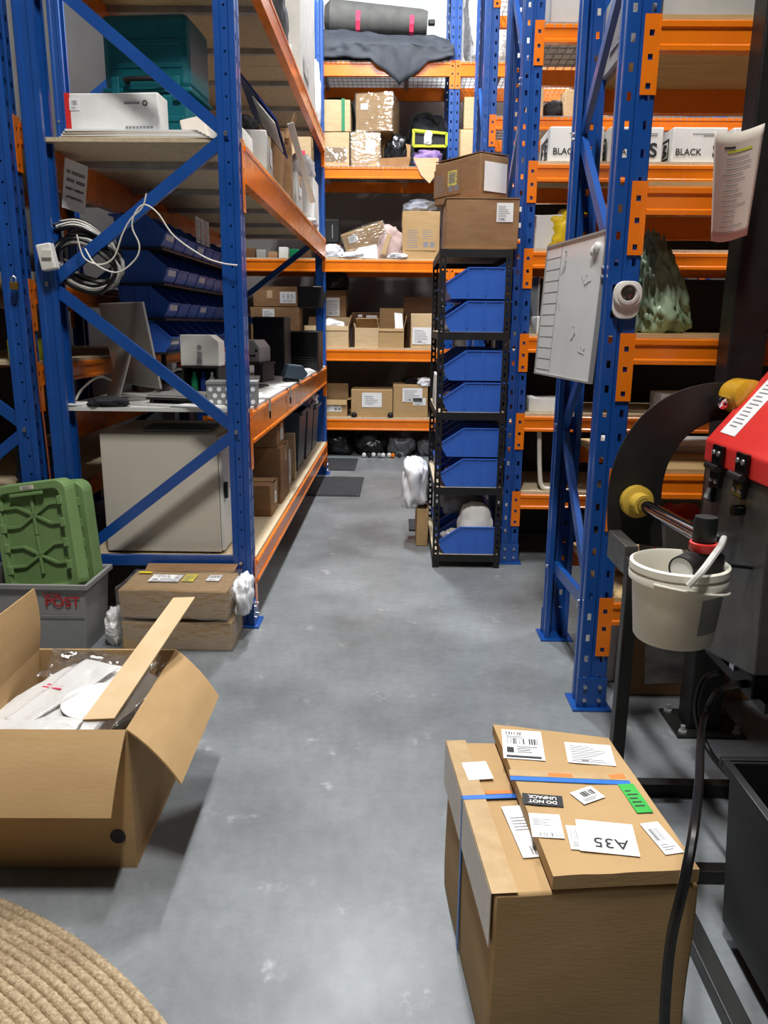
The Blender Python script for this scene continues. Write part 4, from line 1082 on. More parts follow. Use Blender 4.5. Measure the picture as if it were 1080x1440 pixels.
bkp = bag('backpack', 'black rounded backpack behind the lime crate', 'backpack', (at(600, 165, Y=9.1).x, 9.15, z4 + .0), (.46, .3, .62), 'slate_fabric', 54, rug=.12)
st_ = obj('strap', MB().tube(spline([(-.2, -.13, .35), (-.15, -.16, .55), (0, -.14, .6), (.12, -.15, .5)], 6), .02, 8), 'black_fabric', bkp, smooth=True)
fp = obj('cardboard_flap', MB().slab([at(581, 222, Y=8.585), at(617, 222, Y=8.585), at(617, 240, Y=8.575), at(604, 258, Y=8.57), at(592, 246, Y=8.575)], (0, .006, 0)), 'card_pale'); tag(fp, 'pale torn cardboard piece hanging over the fourth far shelf edge', 'cardboard')
carton_px('pale carton standing right of the far blue upright', 642, 182, 672, BY, z4, .3, m='card_pale', group=G)
cz = at(655, 182, Y=BY).z; carton('smaller pale carton on the one right of the far blue upright', (.78, BY + .14, cz + .006), (.26, .26, .3), m='card_pale', group=G)
carton_px('cream carton with red sticker seen past the left rack', 404, 190, 437, BY, z4, .3, m='card_pale', labels=(('f', .55, .4, .1, .06, 'blank', 0, 'pink'),), group=G)
bag('black_bundle', 'black fabric bundle behind the green taped carton', 'bundle', (-.72, 9.25, z4), (.5, .3, .8), 'black_fabric', 55)
# top level
z5 = ZB[4]
gb = thing('equipment_bag', 'long grey padded bag with two pink straps on the top far shelf', 'bag', (at(530, 45, Y=8.95).x, 9.0, z5 + .33), M=None)
gm = MB(); n = 18; pts = []; rr = []
for i in range(n + 1):
    t_ = i / n; pts.append((-.54 + 1.06 * t_, 0, .19 - .055 * t_)); rr.append(.17 - .045 * t_ if 0 < i < n else .11)
gm.tube(pts, rr, 12); obj('body', gm, 'grey_fabric', gb, smooth=True)
for x, r_ in ((-.19, .158), (.36, .135)): obj('strap', MB().tube([(x - .022, 0, .154 - .05 * (x + .2)), (x + .022, 0, .152 - .05 * (x + .2))], r_ + .003, 12), 'pink', gb)
obj('buckle', MB().box((.53, -.03, .12), (.60, .03, .17)), 'black', gb, bevel=.01)


def tarp(u, v):
    x = -.90 + 1.42 * u
    prof = [(9.2, .06), (9.2, .34), (8.9, .36), (8.66, .30), (8.58, .18), (8.572, .02)]
    drop = max(0, 1 - abs((u - .62) / .2)) * .24 + .05 * max(0, 1 - abs((u - .75) / .2))
    k = v * (len(prof) - 1); i = min(int(k), len(prof) - 2); f = k - i
    y = prof[i][0] + (prof[i + 1][0] - prof[i][0]) * f; z = prof[i][1] + (prof[i + 1][1] - prof[i][1]) * f
    z *= (1.05 - .35 * u) if z > .05 else 1
    ripple = .05 * nz3((x * 3, v * 4, 0), 1.6, 5) + .035 * nz3((x * 7, v * 8, 0), 1.5, 8)
    if v > .82: z -= drop * (v - .82) / .18; y -= .012 * (v - .82) / .18
    y = min(y, 8.572 if v > .9 else 9.3)
    return Vector((x, y - abs(ripple) * (1 if v > .55 else 0) * .6, z5 + max(z + ripple * .6, .012 if v < .82 else -9)))


tp = obj('tarpaulin', MB().sheet(tarp, 60, 40), 'slate_fabric', smooth='full', fix=False, solid=.006); tag(tp, 'dark slate tarpaulin heaped on the top far shelf, a corner hanging over the beam', 'tarpaulin')
# floor under the far rack
for i, (x, s_, m_, lb) in enumerate([(-.66, (.36, .4, .30), 'black_bag', 'black bag on the floor under the far rack, leftmost'), (-.29, (.36, .4, .27), 'black_bag', 'black bag with white bits under the centre of the far rack'), (.06, (.33, .4, .29), 'grey_bag', 'grey shiny bag under the far rack beside the black shelving'), (.34, (.22, .34, .22), 'grey_bag', 'small grey bag under the far rack, rightmost')]):
    bag('rubbish_bag', lb, 'bag', (x, 8.88, 0), s_, m_, 80 + i, group='bags under the far rack', rug=.3)
for i in range(8):
    x = -.36 + .055 * i + .01 * math.sin(i * 3); o = obj('roller', MB().lathe([(0, 0), (.022, .003), (.026, .02), (.02, .045), (0, .05)], 12, Matrix.Rotation(R(90), 4, 'X')), ('white_plastic', 'black', 'white_plastic', 'grey_plastic', 'white_plastic', 'white_plastic', 'orange', 'black')[i], smooth=True)
    o.location = (x, 8.62 + .012 * (i % 3), .03); tag(o, '%s small round cap from the left before the black bags' % ORD[i], 'cap', 'small caps on the floor under the far rack')
for (x0, x1, y0, y1, lb) in ((-.93, -.31, 6.56, 7.42, 'ribbed black floor mat in the aisle by the left rack end'), (-.77, -.42, 7.78, 8.5, 'dark floor mat nearer the far rack')):
    t = thing('floor_mat', lb, 'mat', ((x0 + x1) / 2 - (.0), (y0 + y1) / 2, 0)); hw, hd = (x1 - x0) / 2, (y1 - y0) / 2
    obj('base', MB().box((-hw, -hd, 0), (hw, hd, .008)), 'rubber', t)
    rm = MB(); [rm.box((-hw + .02 + k * .03, -hd + .02, .008), (-hw + .035 + k * .03, hd - .02, .013)) for k in range(int((2 * hw - .03) / .03))]; rb = obj('ribs', rm, 'rubber', t); rb['kind'] = 'stuff'

# ------------------------------------------------------------------ second and third right racks
z_ = 2.33 + BT
for i, x in enumerate((.985, 1.315, 1.668, 2.0, 2.34)):
    wn = ('first from the aisle', 'second, partly behind the near upright', 'third, fully in view', 'fourth, behind the hanging notice', 'fifth, at the far right')[i]
    t = carton('white apparel box printed BLACK S, ' + wn, (x, 4.87, z_), (.30, .32, .185), m='card_white', tape=None, group='white boxes printed BLACK S', j=.002)
    fM = lambda u, v: face_M('f', .30, .326, .185, u, v)
    text('lettering', 'BLACK', .047, 'ink', t, fM(.30, .30), bold=.0004); text('lettering', 'S', .10, 'ink', t, fM(.82, .33), bold=.0025)
    lm2 = MB(); lm2.box((-.08, .0, 0), (.08, .004, .0006)); lm2.box((-.02, -.009, 0), (.08, -.005, .0006)); obj('small_print', lm2, 'ink_grey', t, M=fM(.62, .8))
    lg = MB(); a = [(-.10, -.05), (.10, -.05), (.10, .05), (-.10, .05)]
    for p, q2 in ((0, 1), (1, 2), (2, 3), (3, 0)): lg.bar((a[p][0], a[p][1], .0006), (a[q2][0], a[q2][1], .0006), .012, .001)
    for p, q2 in (((-.07, -.03), (-.07, .03)), ((-.07, .03), (-.01, .03)), ((-.07, 0), (-.02, 0)), ((.02, -.03), (.02, .03)), ((.02, .03), (.07, .02)), ((.07, .02), (.02, 0)), ((.02, 0), (.075, -.02)), ((.075, -.02), (.02, -.03))): lg.bar((p[0], p[1], .0006), (q2[0], q2[1], .0006), .014, .001)
    obj('side_logo', lg, 'ink', t, M=face_M('l', .304, .32, .185, .5, .45))
bk = thing('backing_sheet', 'black backing sheets closing the rear of the second right rack', 'panel', (0, 0, 0))
for za, zb in ((.0, .34), (.46, .82), (.945, 1.29), (1.41, 1.76), (1.885, 2.22)): obj('sheet', MB().box((.80, 5.37, za + .002), (3.3, 5.38, zb)), 'black', bk)
bag('yellow_bag', 'yellow plastic bag on the second right rack', 'bag', (1.0, 4.86, 1.865 + BT), (.34, .24, .24), 'yellow_bag', 90, rug=.3)
carton('white carton below the yellow bag on the second right rack', (.86, 4.95, 1.865 + BT), (.18, .3, .2), m='card_white', tape=None)
bag('packet', 'olive crumpled packet beside the yellow bag', 'packet', (1.33, 4.84, 1.865 + BT), (.25, .2, .2), 'card_grey', 91)
carton('white open carton on the second right rack below the whiteboard height', (.97, 4.85, 1.39 + BT), (.30, .26, .10), m='card_white', tape=None)
pn = obj('glass_sheet', MB().box((.822, 4.75, 1.39 + BT), (.832, 5.1, 1.39 + BT + .33)), 'grey_plastic'); tag(pn, 'thin upright pane leaning by the second right rack upright', 'pane')
carton('white carton with open top on the second right rack at waist height', (.93, 4.86, .925 + BT), (.26, .24, .085), m='card_white', tape=None)
carton('white carton at waist height further along the second right rack', (1.75, 4.86, .925 + BT), (.3, .24, .12), m='card_white', tape=None)
cord('white_pipe', 'white bent pipe standing on the low shelf of the second right rack', [(.87, 4.72, .925 - .10), (.885, 4.72, .60), (.905, 4.72, .49), (.97, 4.71, .475), (1.12, 4.70, .473)], .014, 'cable_white', cat='pipe')
for i, (x, w_, m_) in enumerate(((1.15, .7, 'card_grey'), (1.9, .7, 'card_brown'), (2.65, .7, 'card_grey'))):
    carton('%s large carton from the aisle on the top wire deck of the second right rack' % ORD[i], (x, 5.08, 3.03 + .012), (w_, .72, .5), m=m_, group='cartons on the top wire deck')
carton('pale tall carton on the third right rack', (1.01, 6.78, 3.03 + .012), (.2, .3, .36), m='card_pale')
carton('pale carton beside the tall one on the third right rack', (1.45, 6.8, 3.03 + .012), (.34, .3, .2), m='card_pale')
bag('black_bundle', 'dark bundle between pale cartons on the third right rack', 'bundle', (1.21, 6.78, 3.03 + .012), (.16, .2, .16), 'black_fabric', 92)
carton('white carton on the third right rack at shoulder height', (1.0, 6.8, 2.12 + BT), (.4, .4, .4), m='card_white')
carton('brown carton on the third right rack at shoulder height', (1.6, 6.8, 2.12 + BT), (.5, .4, .5), m='card_brown')
wp = bag('plastic_wrap', 'clear plastic sheeting bundle on the top of the far rack right bay', 'bag', (.88, 8.9, z5), (.5, .5, .9), 'poly', 93, rug=.3)

# ------------------------------------------------------------------ nearest right rack contents
zr = [z + BT for z in RLV]
carton('long pale box lying on the top level of the nearest right rack', (1.02, 3.16, zr[4] + .001), (.42, .70, .26), m='card_grey', labels=(('l', .5, .45, .4, .12, 'list', 0, 'card_grey'),), tape=None)
carton('white and brown box on the top level by the black post', (1.42, 2.95, zr[4] + .001), (.34, .3, .22), m='card_white', tape=None, labels=(('f', .3, .25, .1, .05, 'note'),))
gbag = bag('rubbish_bag', 'pale green plastic rubbish bag on the nearest right rack', 'bag', (.975, 2.99, zr[2] + .001), (.25, .30, .37), 'green_bag', 95, rug=.2, ridge=.24, sub=5, taper=.6, lean=-.05)
bag('packet', 'flat yellow packet behind the green rubbish bag', 'packet', (1.03, 3.32, zr[2] + .001), (.14, .1, .36), 'yellow_bag', 96)
carton('flat white board on the waist level of the nearest right rack', (1.28, 3.30, zr[1] + .001), (.74, .3, .03), m='card_white', tape=None)
gc = tub('plastic_crate', 'grey plastic crate on the low level of the nearest right rack', (1.22, 3.05, zr[0] + .001), (.38, .34, .28), 'grey_plastic')
bag('red_bag', 'red wrapped bundle resting in the grey crate', 'bundle', (1.16, 3.0, zr[0] + .02), (.26, .22, .3), 'red', 97, rug=.2)
bag('cable_bundle', 'tangle of white and brown cords on the low level by the frame', 'bundle', (.93, 3.2, zr[0] + .001), (.14, .3, .14), 'brown_paper', 98, rug=.4)
bag('packet', 'small dark tangle behind the near upright on the low level', 'packet', (.90, 3.42, zr[0] + .001), (.14, .14, .22), 'black_bag', 99, rug=.4)
carton('white tall board box on the floor inside the nearest right rack frame', (.90, 3.25, .001), (.06, .46, .33), m='card_white', tape=None)
carton('flat white carton on the floor at the foot of the rear upright', (.96, 3.42, .001), (.05, .16, .16), m='card_white', tape=None)
carton('brown carton with grimy white label on the floor under the nearest right rack', (1.10, 3.06, .001), (.34, .32, .27), m='card_brown', labels=(('f', .52, .52, .2, .17, 'blank', 4, 'grime_paper'),))
carton('brown flattened carton on the floor right of the black post', (1.46, 3.0, .001), (.24, .26, .15), m='card_brown')
# whiteboard on the end frame
wa, wb2, wc, wd_ = at(783, 345, Y=3.45), at(857, 322, Y=2.85), at(828, 540, Y=2.85), at(763, 515, Y=3.45)
for p in (wa, wb2, wc, wd_): pass
wo = Vector((.662, 3.15, 1.515)); wx = Vector((0.09, -.60, 0)).normalized(); wz_ = Vector((.055, 0.0, 1)).normalized(); wn = wx.cross(wz_).normalized(); wz_ = wn.cross(wx)
WW, WH = .605, .515
wt = thing('whiteboard', 'whiteboard with ruled list column hung on the end frame of the right rack', 'whiteboard', M=axes(tuple(wo), tuple(wx), tuple(wz_), tuple(wn)))
obj('panel', MB().box((-WW / 2, -WH / 2, -.008), (WW / 2, WH / 2, 0)), 'whiteboard', wt)
for a, b in (((-WW / 2 - .008, -WH / 2 - .008), (WW / 2 + .008, -WH / 2)), ((-WW / 2 - .008, WH / 2), (WW / 2 + .008, WH / 2 + .008)), ((-WW / 2 - .008, -WH / 2), (-WW / 2, WH / 2)), ((WW / 2, -WH / 2), (WW / 2 + .008, WH / 2))):
    obj('frame_rail', MB().box((a[0], a[1], -.012), (b[0], b[1], .004)), 'aluminium', wt)
lm3 = MB(); lx_ = -WW * .22
lm3.box((lx_, -WH / 2 + .004, .0002), (lx_ + .003, WH / 2 - .006, .0008))
for k in range(11): lm3.box((-WW / 2 + .004, WH / 2 - .05 - k * .045, .0002), (lx_, WH / 2 - .0475 - k * .045, .0008))
rd = random.Random(3)
for (cx, cy, n) in ((.16, .10, 5), (.08, -.09, 4), (.20, -.14, 3), (-.10, .2, 3), (-.10, .16, 2), (-.11, .02, 2)):
    for k in range(n): lm3.bar((cx + rd.uniform(-.03, .03), cy + rd.uniform(-.03, .03), .0006), (cx + rd.uniform(-.05, .05), cy + rd.uniform(-.03, .03), .0006), .0025, .0006)
obj('writing', lm3, 'ink_grey', wt)['kind'] = 'stuff'
for x, y in ((.24, .21), (.215, .20)): obj('magnet', MB().lathe([(.018, 0), (.018, .01), (.012, .014)], 16, TR(x, y, .0005), closed=True), 'white_plastic', wt, smooth=True)
# door chime button on the near upright
db = thing('wireless_doorbell', 'cream wireless doorbell unit fixed on the near right upright', 'doorbell', (.781, 2.772, 1.541))
def rr_(w_, h_, r_, y0, y1, n=6):
    pts = []
    for cx, cz, a0 in ((w_ / 2 - r_, h_ / 2 - r_, 0), (-w_ / 2 + r_, h_ / 2 - r_, 90), (-w_ / 2 + r_, -h_ / 2 + r_, 180), (w_ / 2 - r_, -h_ / 2 + r_, 270)):
        for k in range(n + 1): a = R(a0 + 90 * k / n); pts.append((cx + r_ * math.cos(a), y0, cz + r_ * math.sin(a)))
    return MB().slab(pts, (0, y1 - y0, 0))
obj('back_plate', rr_(.092, .12, .035, -.012, 0), 'white_plastic', db, M=TR(0, 0, -.003), bevel=.003); obj('front_shell', rr_(.096, .084, .035, -.026, -.0125), 'white_plastic', db, M=TR(0, 0, .02), bevel=.004)
obj('ring', MB().lathe([(.038, 0), (.038, .004), (.028, .006), (.026, .002)], 28, axes((0, -.0262, .022), (1, 0, 0), (0, 0, 1), (0, -1, 0))), 'white_plastic', db, smooth=True)
obj('lens', MB().lathe([(.0, .006), (.018, .004), (.024, 0)], 24, axes((0, -.0262, .022), (1, 0, 0), (0, 0, 1), (0, -1, 0))), 'glass_dark', db, smooth=True)

# ------------------------------------------------------------------ black steel post with notice
pt = thing('steel_post', 'black square steel post standing before the right rack on a bolted base plate', 'post', (1.145, 2.66, 0))
obj('shaft', MB().box((-.06, -.05, .012), (.06, .05, 4.6)), 'steel_black', pt, bevel=.006)
obj('base_plate', MB().box((-.11, -.10, 0), (.14, .11, .012)), 'steel_black', pt, bevel=.002)
for x in (-.085, .11):
    for y in (-.075, .085): obj('anchor_bolt', MB().lathe([(.016, .012), (.016, .02), (.009, .021), (.009, .04)], 6, TR(x, y, 0), closed=True), 'galv', pt)
na, nb, nc, nd = at(1005, 185, Y=2.42), at(1076, 173, Y=2.52), at(1053, 330, Y=2.52), at(1002, 338, Y=2.42)


def notice2(u, v):
    p = (na * (1 - u) + nb * u) * (1 - v) + (nd * (1 - u) + nc * u) * v
    return p + Vector((0, .03 * math.sin(math.pi * u) * (1 if True else 0) + .012 * v, -.008 * math.sin(math.pi * u)))


n2 = thing('notice', 'cream typed notice curling off the black steel post', 'notice', tuple(na))
nM = n2.matrix_world.copy(); n2.matrix_world = Matrix.Translation(na)
obj('sheet', MB().sheet(lambda u, v: notice2(u, v) - na, 16, 10), 'paper_warm', n2, smooth='full', fix=False, solid=.0008)
nrm = Vector((-.2, -.98, 0)) * .0022
lmn = MB(); rd = random.Random(5)
rowsn = [.235 + .048 * k for k in range(15)]
for k, v in enumerate(rowsn):
    u0, u1 = .32 + rd.uniform(-.04, .06), .62 + rd.uniform(0, .25)
    lmn.sheet(lambda u, w_: notice2(u0 + (u1 - u0) * u, v + .007 * w_) - na + nrm, 8, 1)
obj('typed_lines', lmn, 'ink_grey', n2, fix=False)['kind'] = 'stuff'
lmn = MB(); lmn.sheet(lambda u, w_: notice2(.28 + .25 * u, .125 + .018 * w_) - na + nrm, 8, 1); obj('heading', lmn, 'ink', n2, fix=False)
lmn = MB(); lmn.sheet(lambda u, w_: notice2(.36 + .48 * u, .162 + .018 * w_) - na + nrm, 8, 1); obj('highlight', lmn, 'lime', n2, fix=False)

# ------------------------------------------------------------------ roll machine on its stand at the right
mc = thing('roll_machine', 'black and red roll-fed machine on a black stand at the right', 'machine', (0, 0, 0))
CY = 2.45
# curved reel bracket plate: outer and inner outline, in the plane Y=CY
ol = [(856, 760), (854, 720), (857, 680), (866, 645), (882, 612), (905, 583), (935, 560), (970, 545), (1010, 538), (1050, 545), (1062, 560)]
il = [(1055, 588), (1025, 590), (998, 594), (968, 612), (946, 640), (934, 672), (930, 710), (932, 770)]
pl_ = [at(q_.x, q_.y, Y=CY) for q_ in spline([(x, y, 0) for x, y in ol], 4) + spline([(x, y, 0) for x, y in il], 4)]
obj('reel_bracket', MB().slab([tuple(p) for p in pl_], (0, .008, 0)), 'steel_black', mc, smooth=False, bevel=.0015)


def cyl(name, a, b, r, m, par, n=24, prof=None, smooth=True):
    a, b = Vector(a), Vector(b); d = (b - a); L = d.length; z = d.normalized(); x = z.orthogonal().normalized(); y = z.cross(x)
    pr = prof or [(0, 0), (r, 0), (r, 1), (0, 1)]
    return obj(name, MB().lathe([(rr, t * L) for rr, t in pr], n, axes(tuple(a), tuple(x), tuple(y), tuple(z))), m, par, smooth=smooth)


h1 = at(893, 704, Y=CY - .002)
sh1 = cyl('shaft', h1, h1 + Vector((.05, -.44, 0)), .021, 'chrome', mc)
cyl('hub', h1 + Vector((0, 0, 0)), h1 + Vector((.008, -.07, 0)), .05, 'yellow_plastic', sh1, prof=[(0, 0), (.052, 0), (.052, .35), (.034, .45), (.032, 1), (.022, 1)])
h2 = at(1022, 556, Y=CY - .002)
cyl('roller_end', h2 + Vector((-.04, -.01, -.015)), h2 + Vector((-.035, -.075, -.018)), .019, 'chrome', mc, prof=[(0, 0), (.014, 0), (.019, .1), (.019, .95), (.013, 1), (.007, 1), (.007, .9), (0, .9)])
cyl('hub', h2 + Vector((.02, -.0, 0)), h2 + Vector((.035, -.10, .005)), .05, 'amber', mc, prof=[(0, 0), (.05, 0), (.054, .15), (.05, .9), (.03, 1), (0, 1)])
# machine body: dark housing with the red hood above
PX = .95
bp_ = [at(1000, 648, X=PX), at(1083, 690, X=PX), at(1056, 950, X=PX), at(976, 905, X=PX)]
ytop = [(2.36, 1.055), (1.93, 1.055), (1.90, .56), (2.33, .47)]
obj('housing', MB().slab([(PX, y, z) for y, z in ytop], (.55, 0, 0)), 'panel_black', mc, bevel=.004)
hood = [(PX - .006, 1.056), (PX - .006, 1.12), (1.155, 1.39), (1.5, 1.39), (1.5, 1.056)]
hd = obj('red_hood', MB().slab([(x, 1.93, z) for x, z in hood], (0, .44, 0)), 'red', mc, bevel=.006)
# label on the sloping hood side
pA, pB = Vector((PX - .006, 2.27, 1.12)), Vector((1.155, 2.27, 1.39)); sl = (pB - pA).normalized(); nn_ = sl.cross(Vector((0, 1, 0)))
nn_ = nn_ if nn_.z > 0 else -nn_
lM = axes(tuple((pA + pB) / 2 + nn_ * .001), (0, -1, 0), tuple(sl), tuple(nn_))
label_on(mc, lM, .10, .27, 'page', seed=4, name='instruction_label')
for i, (px, py) in enumerate(((1012, 655), (1046, 668))):
    c = at(px, py, X=PX - .008)
    lt_ = obj('toggle_latch', MB().box((-.012, -.026, .002), (0, .026, .048)), 'black_gloss', mc, M=TR(PX - .007, c.y, c.z) @ Matrix.Scale(1.25, 4), bevel=.003)
    obj('latch_lower', MB().box((-.012, -.026, -.05), (0, .026, -.008)), 'black_gloss', lt_, bevel=.003); obj('latch_lever', MB().tube([(-.018, -.032, -.003), (-.018, .032, -.003)], .008, 8), 'black', lt_, smooth=True)
    for y in (-.014, .014):
        for z in (.03, -.034): obj('screw', MB().lathe([(.0065, 0), (.006, .003), (0, .004)], 10, axes((-.012, y, z), (0, 1, 0), (0, 0, 1), (-1, 0, 0))), 'bolt', lt_, smooth=True)
c = at(1003, 693, X=PX - .002); sw = obj('switch', MB().box((-.014, -.016, -.026), (0, .016, .026)), 'black_gloss', mc, M=TR(PX - .001, c.y, c.z), bevel=.004); obj('toggle', MB().slab([(-.024, -.012, -.015), (-.014, -.012, -.02), (-.014, -.012, .015)], (0, .024, 0)), 'grey_plastic', sw)
c = at(1044, 718, X=PX - .002); cyl('knob', (PX, c.y, c.z), (PX - .03, c.y, c.z), .016, 'black_gloss', mc)
c = at(1008, 752, X=PX); br = obj('hook_bracket', MB().box((-.05, -.018, -.002), (0, .018, .002)), 'galv', mc, M=TR(PX, c.y, c.z)); obj('bracket_wing', MB().box((-.05, -.02, -.03), (-.046, .02, .026)), 'galv', br)
# pressure regulator in front of the panel
rg = thing('pressure_regulator', 'black pressure regulator with red ring and round gauge on the machine side', 'regulator', (.815, 1.985, .822))
obj('body', MB().box((-.03, -.03, -.02), (.05, .03, .055)), 'black', rg, bevel=.008)
obj('knob', MB().lathe([(.0, .15), (.028, .148), (.03, .14), (.03, .085), (.026, .08)], 20), 'black', rg, smooth=True)
obj('ring', MB().lathe([(.033, .055), (.036, .06), (.036, .078), (.03, .08)], 20), 'red', rg, smooth=True)
gz = cyl('gauge', (-.03, -.02, .025), (-.075, -.06, .02), .03, 'black', rg, prof=[(0, 0), (.024, 0), (.036, .15), (.036, 1), (.033, 1.02), (.033, .95)])
d_ = Vector((-.045, -.04, -.005)).normalized(); cc = Vector((-.075, -.06, .02)); x_ = d_.orthogonal().normalized()
obj('gauge_dial', MB().lathe([(0, 0), (.032, 0)], 20, axes(tuple(cc - d_ * .002), tuple(x_), tuple(d_.cross(x_)), tuple(d_))), 'paper', rg)
obj('fitting', MB().tube([(.05, -.0, .02), (.134, .0, .012)], .007, 10), 'black', rg, smooth=True)
# white bucket hung on the bracket
bk_c = Vector((.757, 1.985, .632))
bu = thing('bucket', 'white plastic bucket hanging on the side of the black machine', 'bucket', tuple(bk_c))
bprof = [(0, .002), (.106, .0), (.112, .008), (.128, .178), (.138, .18), (.139, .198), (.134, .206), (.139, .21), (.138, .228), (.130, .232), (.126, .226), (.123, .176), (.107, .012), (0, .010)]
bprof = [(a * .92, b * .93) for a, b in bprof]
obj('shell', MB().lathe(bprof, 48), 'bucket', bu, smooth=True)
obj('handle', MB().tube([(.127 * math.cos(a), .127 * math.sin(a) - .004, (.192 - .05 * math.sin((a + 2.4) / 2 * 1.0) ** 2) * .93) for a in [-2.4 + 2.0 * k / 14 for k in range(15)]], .004, 8), 'bucket', bu, smooth=True)
obj('side_label', MB().sheet(lambda u, v: Vector(((.1062 + .0095 * v + .0012) * math.cos(-1.35 + .8 * u), (.1062 + .0095 * v + .0012) * math.sin(-1.35 + .8 * u), .045 + .10 * v)), 10, 4), 'grey_plastic', bu, fix=False)
cord('air_hose', 'translucent white hose drooping from the hook into the bucket', [at(1018, 757, Y=2.03), at(1013, 768, Y=1.96), at(1001, 785, Y=1.89), at(986, 805, Y=1.842), at(968, 824, Y=1.842)], .009, 'tube_clear', cat='hose')
# stand of the machine
sd = thing('machine_stand', 'black square-tube stand carrying the roll machine', 'stand', (0, 0, 0))
LXs, LY = .714, 2.235
obj('leg', MB().box((LXs - .02, LY - .02, 0), (LXs + .02, LY + .02, .78)), 'steel_black', sd, bevel=.003)
obj('leg', MB().box((1.48, LY - .02, 0), (1.52, LY + .02, .47)), 'steel_black', sd, bevel=.003)
obj('leg', MB().box((1.48, 1.2, 0), (1.52, 1.24, .56)), 'steel_black', sd, bevel=.003)
obj('top_rail', MB().box((LXs - .02, LY + .02, .72), (LXs + .02, 2.449, .81)), 'panel_black', sd, bevel=.003)
obj('top_rail', MB().box((LXs + .02, LY - .02, .36), (1.48, LY + .02, .40)), 'steel_black', sd, bevel=.003) if False else None
obj('floor_rail', MB().box((LXs + .02, LY - .04, 0), (1.48, LY, .045)), 'steel_black', sd, bevel=.003)
obj('floor_rail', MB().box((LXs - .0, 1.1, 0), (LXs + .045, LY - .04, .04)), 'steel_black', sd, bevel=.003)
obj('floor_rail', MB().box((LXs + .045, 1.80, 0), (1.48, 1.84, .04)), 'steel_black', sd, bevel=.003)
obj('support_plate', MB().box((1.0, 1.92, .44), (1.5, 2.33, .468)), 'steel_black', sd)
# power sockets under the machine
pw = thing('power_plug', 'black mains plug block below the machine housing', 'plug', tuple(at(1052, 955, X=1.0)))
obj('block', MB().box((-.02, -.07, -.03), (.09, .06, .04)), 'black', pw, bevel=.006); obj('connector', MB().tube([(-.02, -.03, 0), (-.06, -.04, 0)], .012, 10), 'black_gloss', pw, smooth=True); obj('clamp', MB().box((-.03, .03, .01), (-.015, .06, .03)), 'bolt', pw)
cord('power_cable', 'thick black power cable hanging in front of the carton to the floor', [at(1040, 962, X=.94), at(1010, 972, X=.90), at(990, 1010, X=.86), at(985, 1050, Y=1.62), at(983, 1100, Y=1.42), at(975, 1170, Y=1.2), at(960, 1250, Y=1.13), at(944, 1320, Y=1.11), at(936, 1400, Y=1.10), at(934, 1470, Y=1.09), at(934, 1530, Y=1.09), at(936, 1640, Y=1.08)], .0095, 'cable_black')
cord('power_cable', 'second black power cable curving from the plug to the black crate', [at(1012, 945, X=.92), at(990, 955, X=.89), at(979, 990, X=.87), at(984, 1025, X=.88), at(1000, 1060, X=.89), at(1030, 1095, X=.9), at(1075, 1140, X=.92), at(1100, 1165, X=.93)], .008, 'cable_black')
# black open crate beside the machine
tub('storage_crate', 'large black open plastic crate at the lower right', (1.08, 1.36, .045), (.58, .56, .42), 'black', taper=.93, rim=.018)

# ------------------------------------------------------------------ taped carton with the A35 flat parcel
A = carton('big brown carton in the right foreground with blue tape and white labels', (0, 0, 0), (.40, .545, .415), m='card', tape=None, j=.005,
           labels=(('t', .13, .74, .060, .075, 'blank', 3), ('t', .30, .33, .085, .17, 'foot', 2)))
A.location = (.367, 1.535, 0); A.rotation_euler = (0, 0, R(5.5))
obj('blue_tape', MB().box((-.2065, .02, .4195), (.207, .035, .4215)).box((-.2075, .02, .02), (-.2055, .035, .4215)), 'blue_tape', A)
obj('orange_sticker', MB().box((-.15, .037, .4195), (-.09, .05, .4212)), 'orange_label', A)
tpb = MB().box((-.2065, -.2745, .4196), (-.155, .2745, .4206)); tpb.box((-.2072, -.2745, .3), (-.2052, .2745, .4206)); obj('clear_tape', tpb, 'tape', A)
# flat parcel lying on top, slightly askew
fpz = .4235
q1, q2, q3, q4 = (at(x, y, Z=fpz + .03) for x, y in ((693, 1018), (856, 1038), (984, 1222), (778, 1232)))
ctr = (q1 + q2 + q3 + q4) / 4; ex = ((q2 - q1) + (q3 - q4)).normalized(); ey = ((q1 - q4) + (q2 - q3)); ey = (ey - ex * ey.dot(ex)).normalized()
FWd = ((q2 - q1).length + (q3 - q4).length) / 2; FLn = ((q1 - q4).length + (q2 - q3).length) / 2
FP = thing('flat_parcel', 'flat brown parcel marked A35 with many stickers lying on the big carton', 'parcel', M=axes((ctr.x, ctr.y, fpz), tuple(ex), tuple(ey), (0, 0, 1)))
_qc = [((p - ctr).dot(ex), (p - ctr).dot(ey)) for p in (q4, q3, q2, q1)]


def _par(u, v, top):
    x = (_qc[0][0] * (1 - u) + _qc[1][0] * u) * (1 - v) + (_qc[3][0] * (1 - u) + _qc[2][0] * u) * v
    y = (_qc[0][1] * (1 - u) + _qc[1][1] * u) * (1 - v) + (_qc[3][1] * (1 - u) + _qc[2][1] * u) * v
    return x, y


pbm = MB(); n = 10
for top in (0, 1):
    pbm.sheet(lambda u, v: (*_par(u, v, top), (.030 + .0022 * nz3((u * 4, v * 4, 0), 1.2, 77)) if top else .0005), n, n)
N1 = (n + 1) ** 2; ring = [i for i in range(n + 1)] + [(n + 1) * (j + 1) + n for j in range(n)] + [(n + 1) * n + n - 1 - i for i in range(n)] + [(n + 1) * (n - 1 - j) for j in range(n - 1)]
pbm.f += [(ring[i], ring[(i + 1) % len(ring)], N1 + ring[(i + 1) % len(ring)], N1 + ring[i]) for i in range(len(ring))]
obj('body', pbm, 'card', FP, smooth=True)
zt_ = .0325


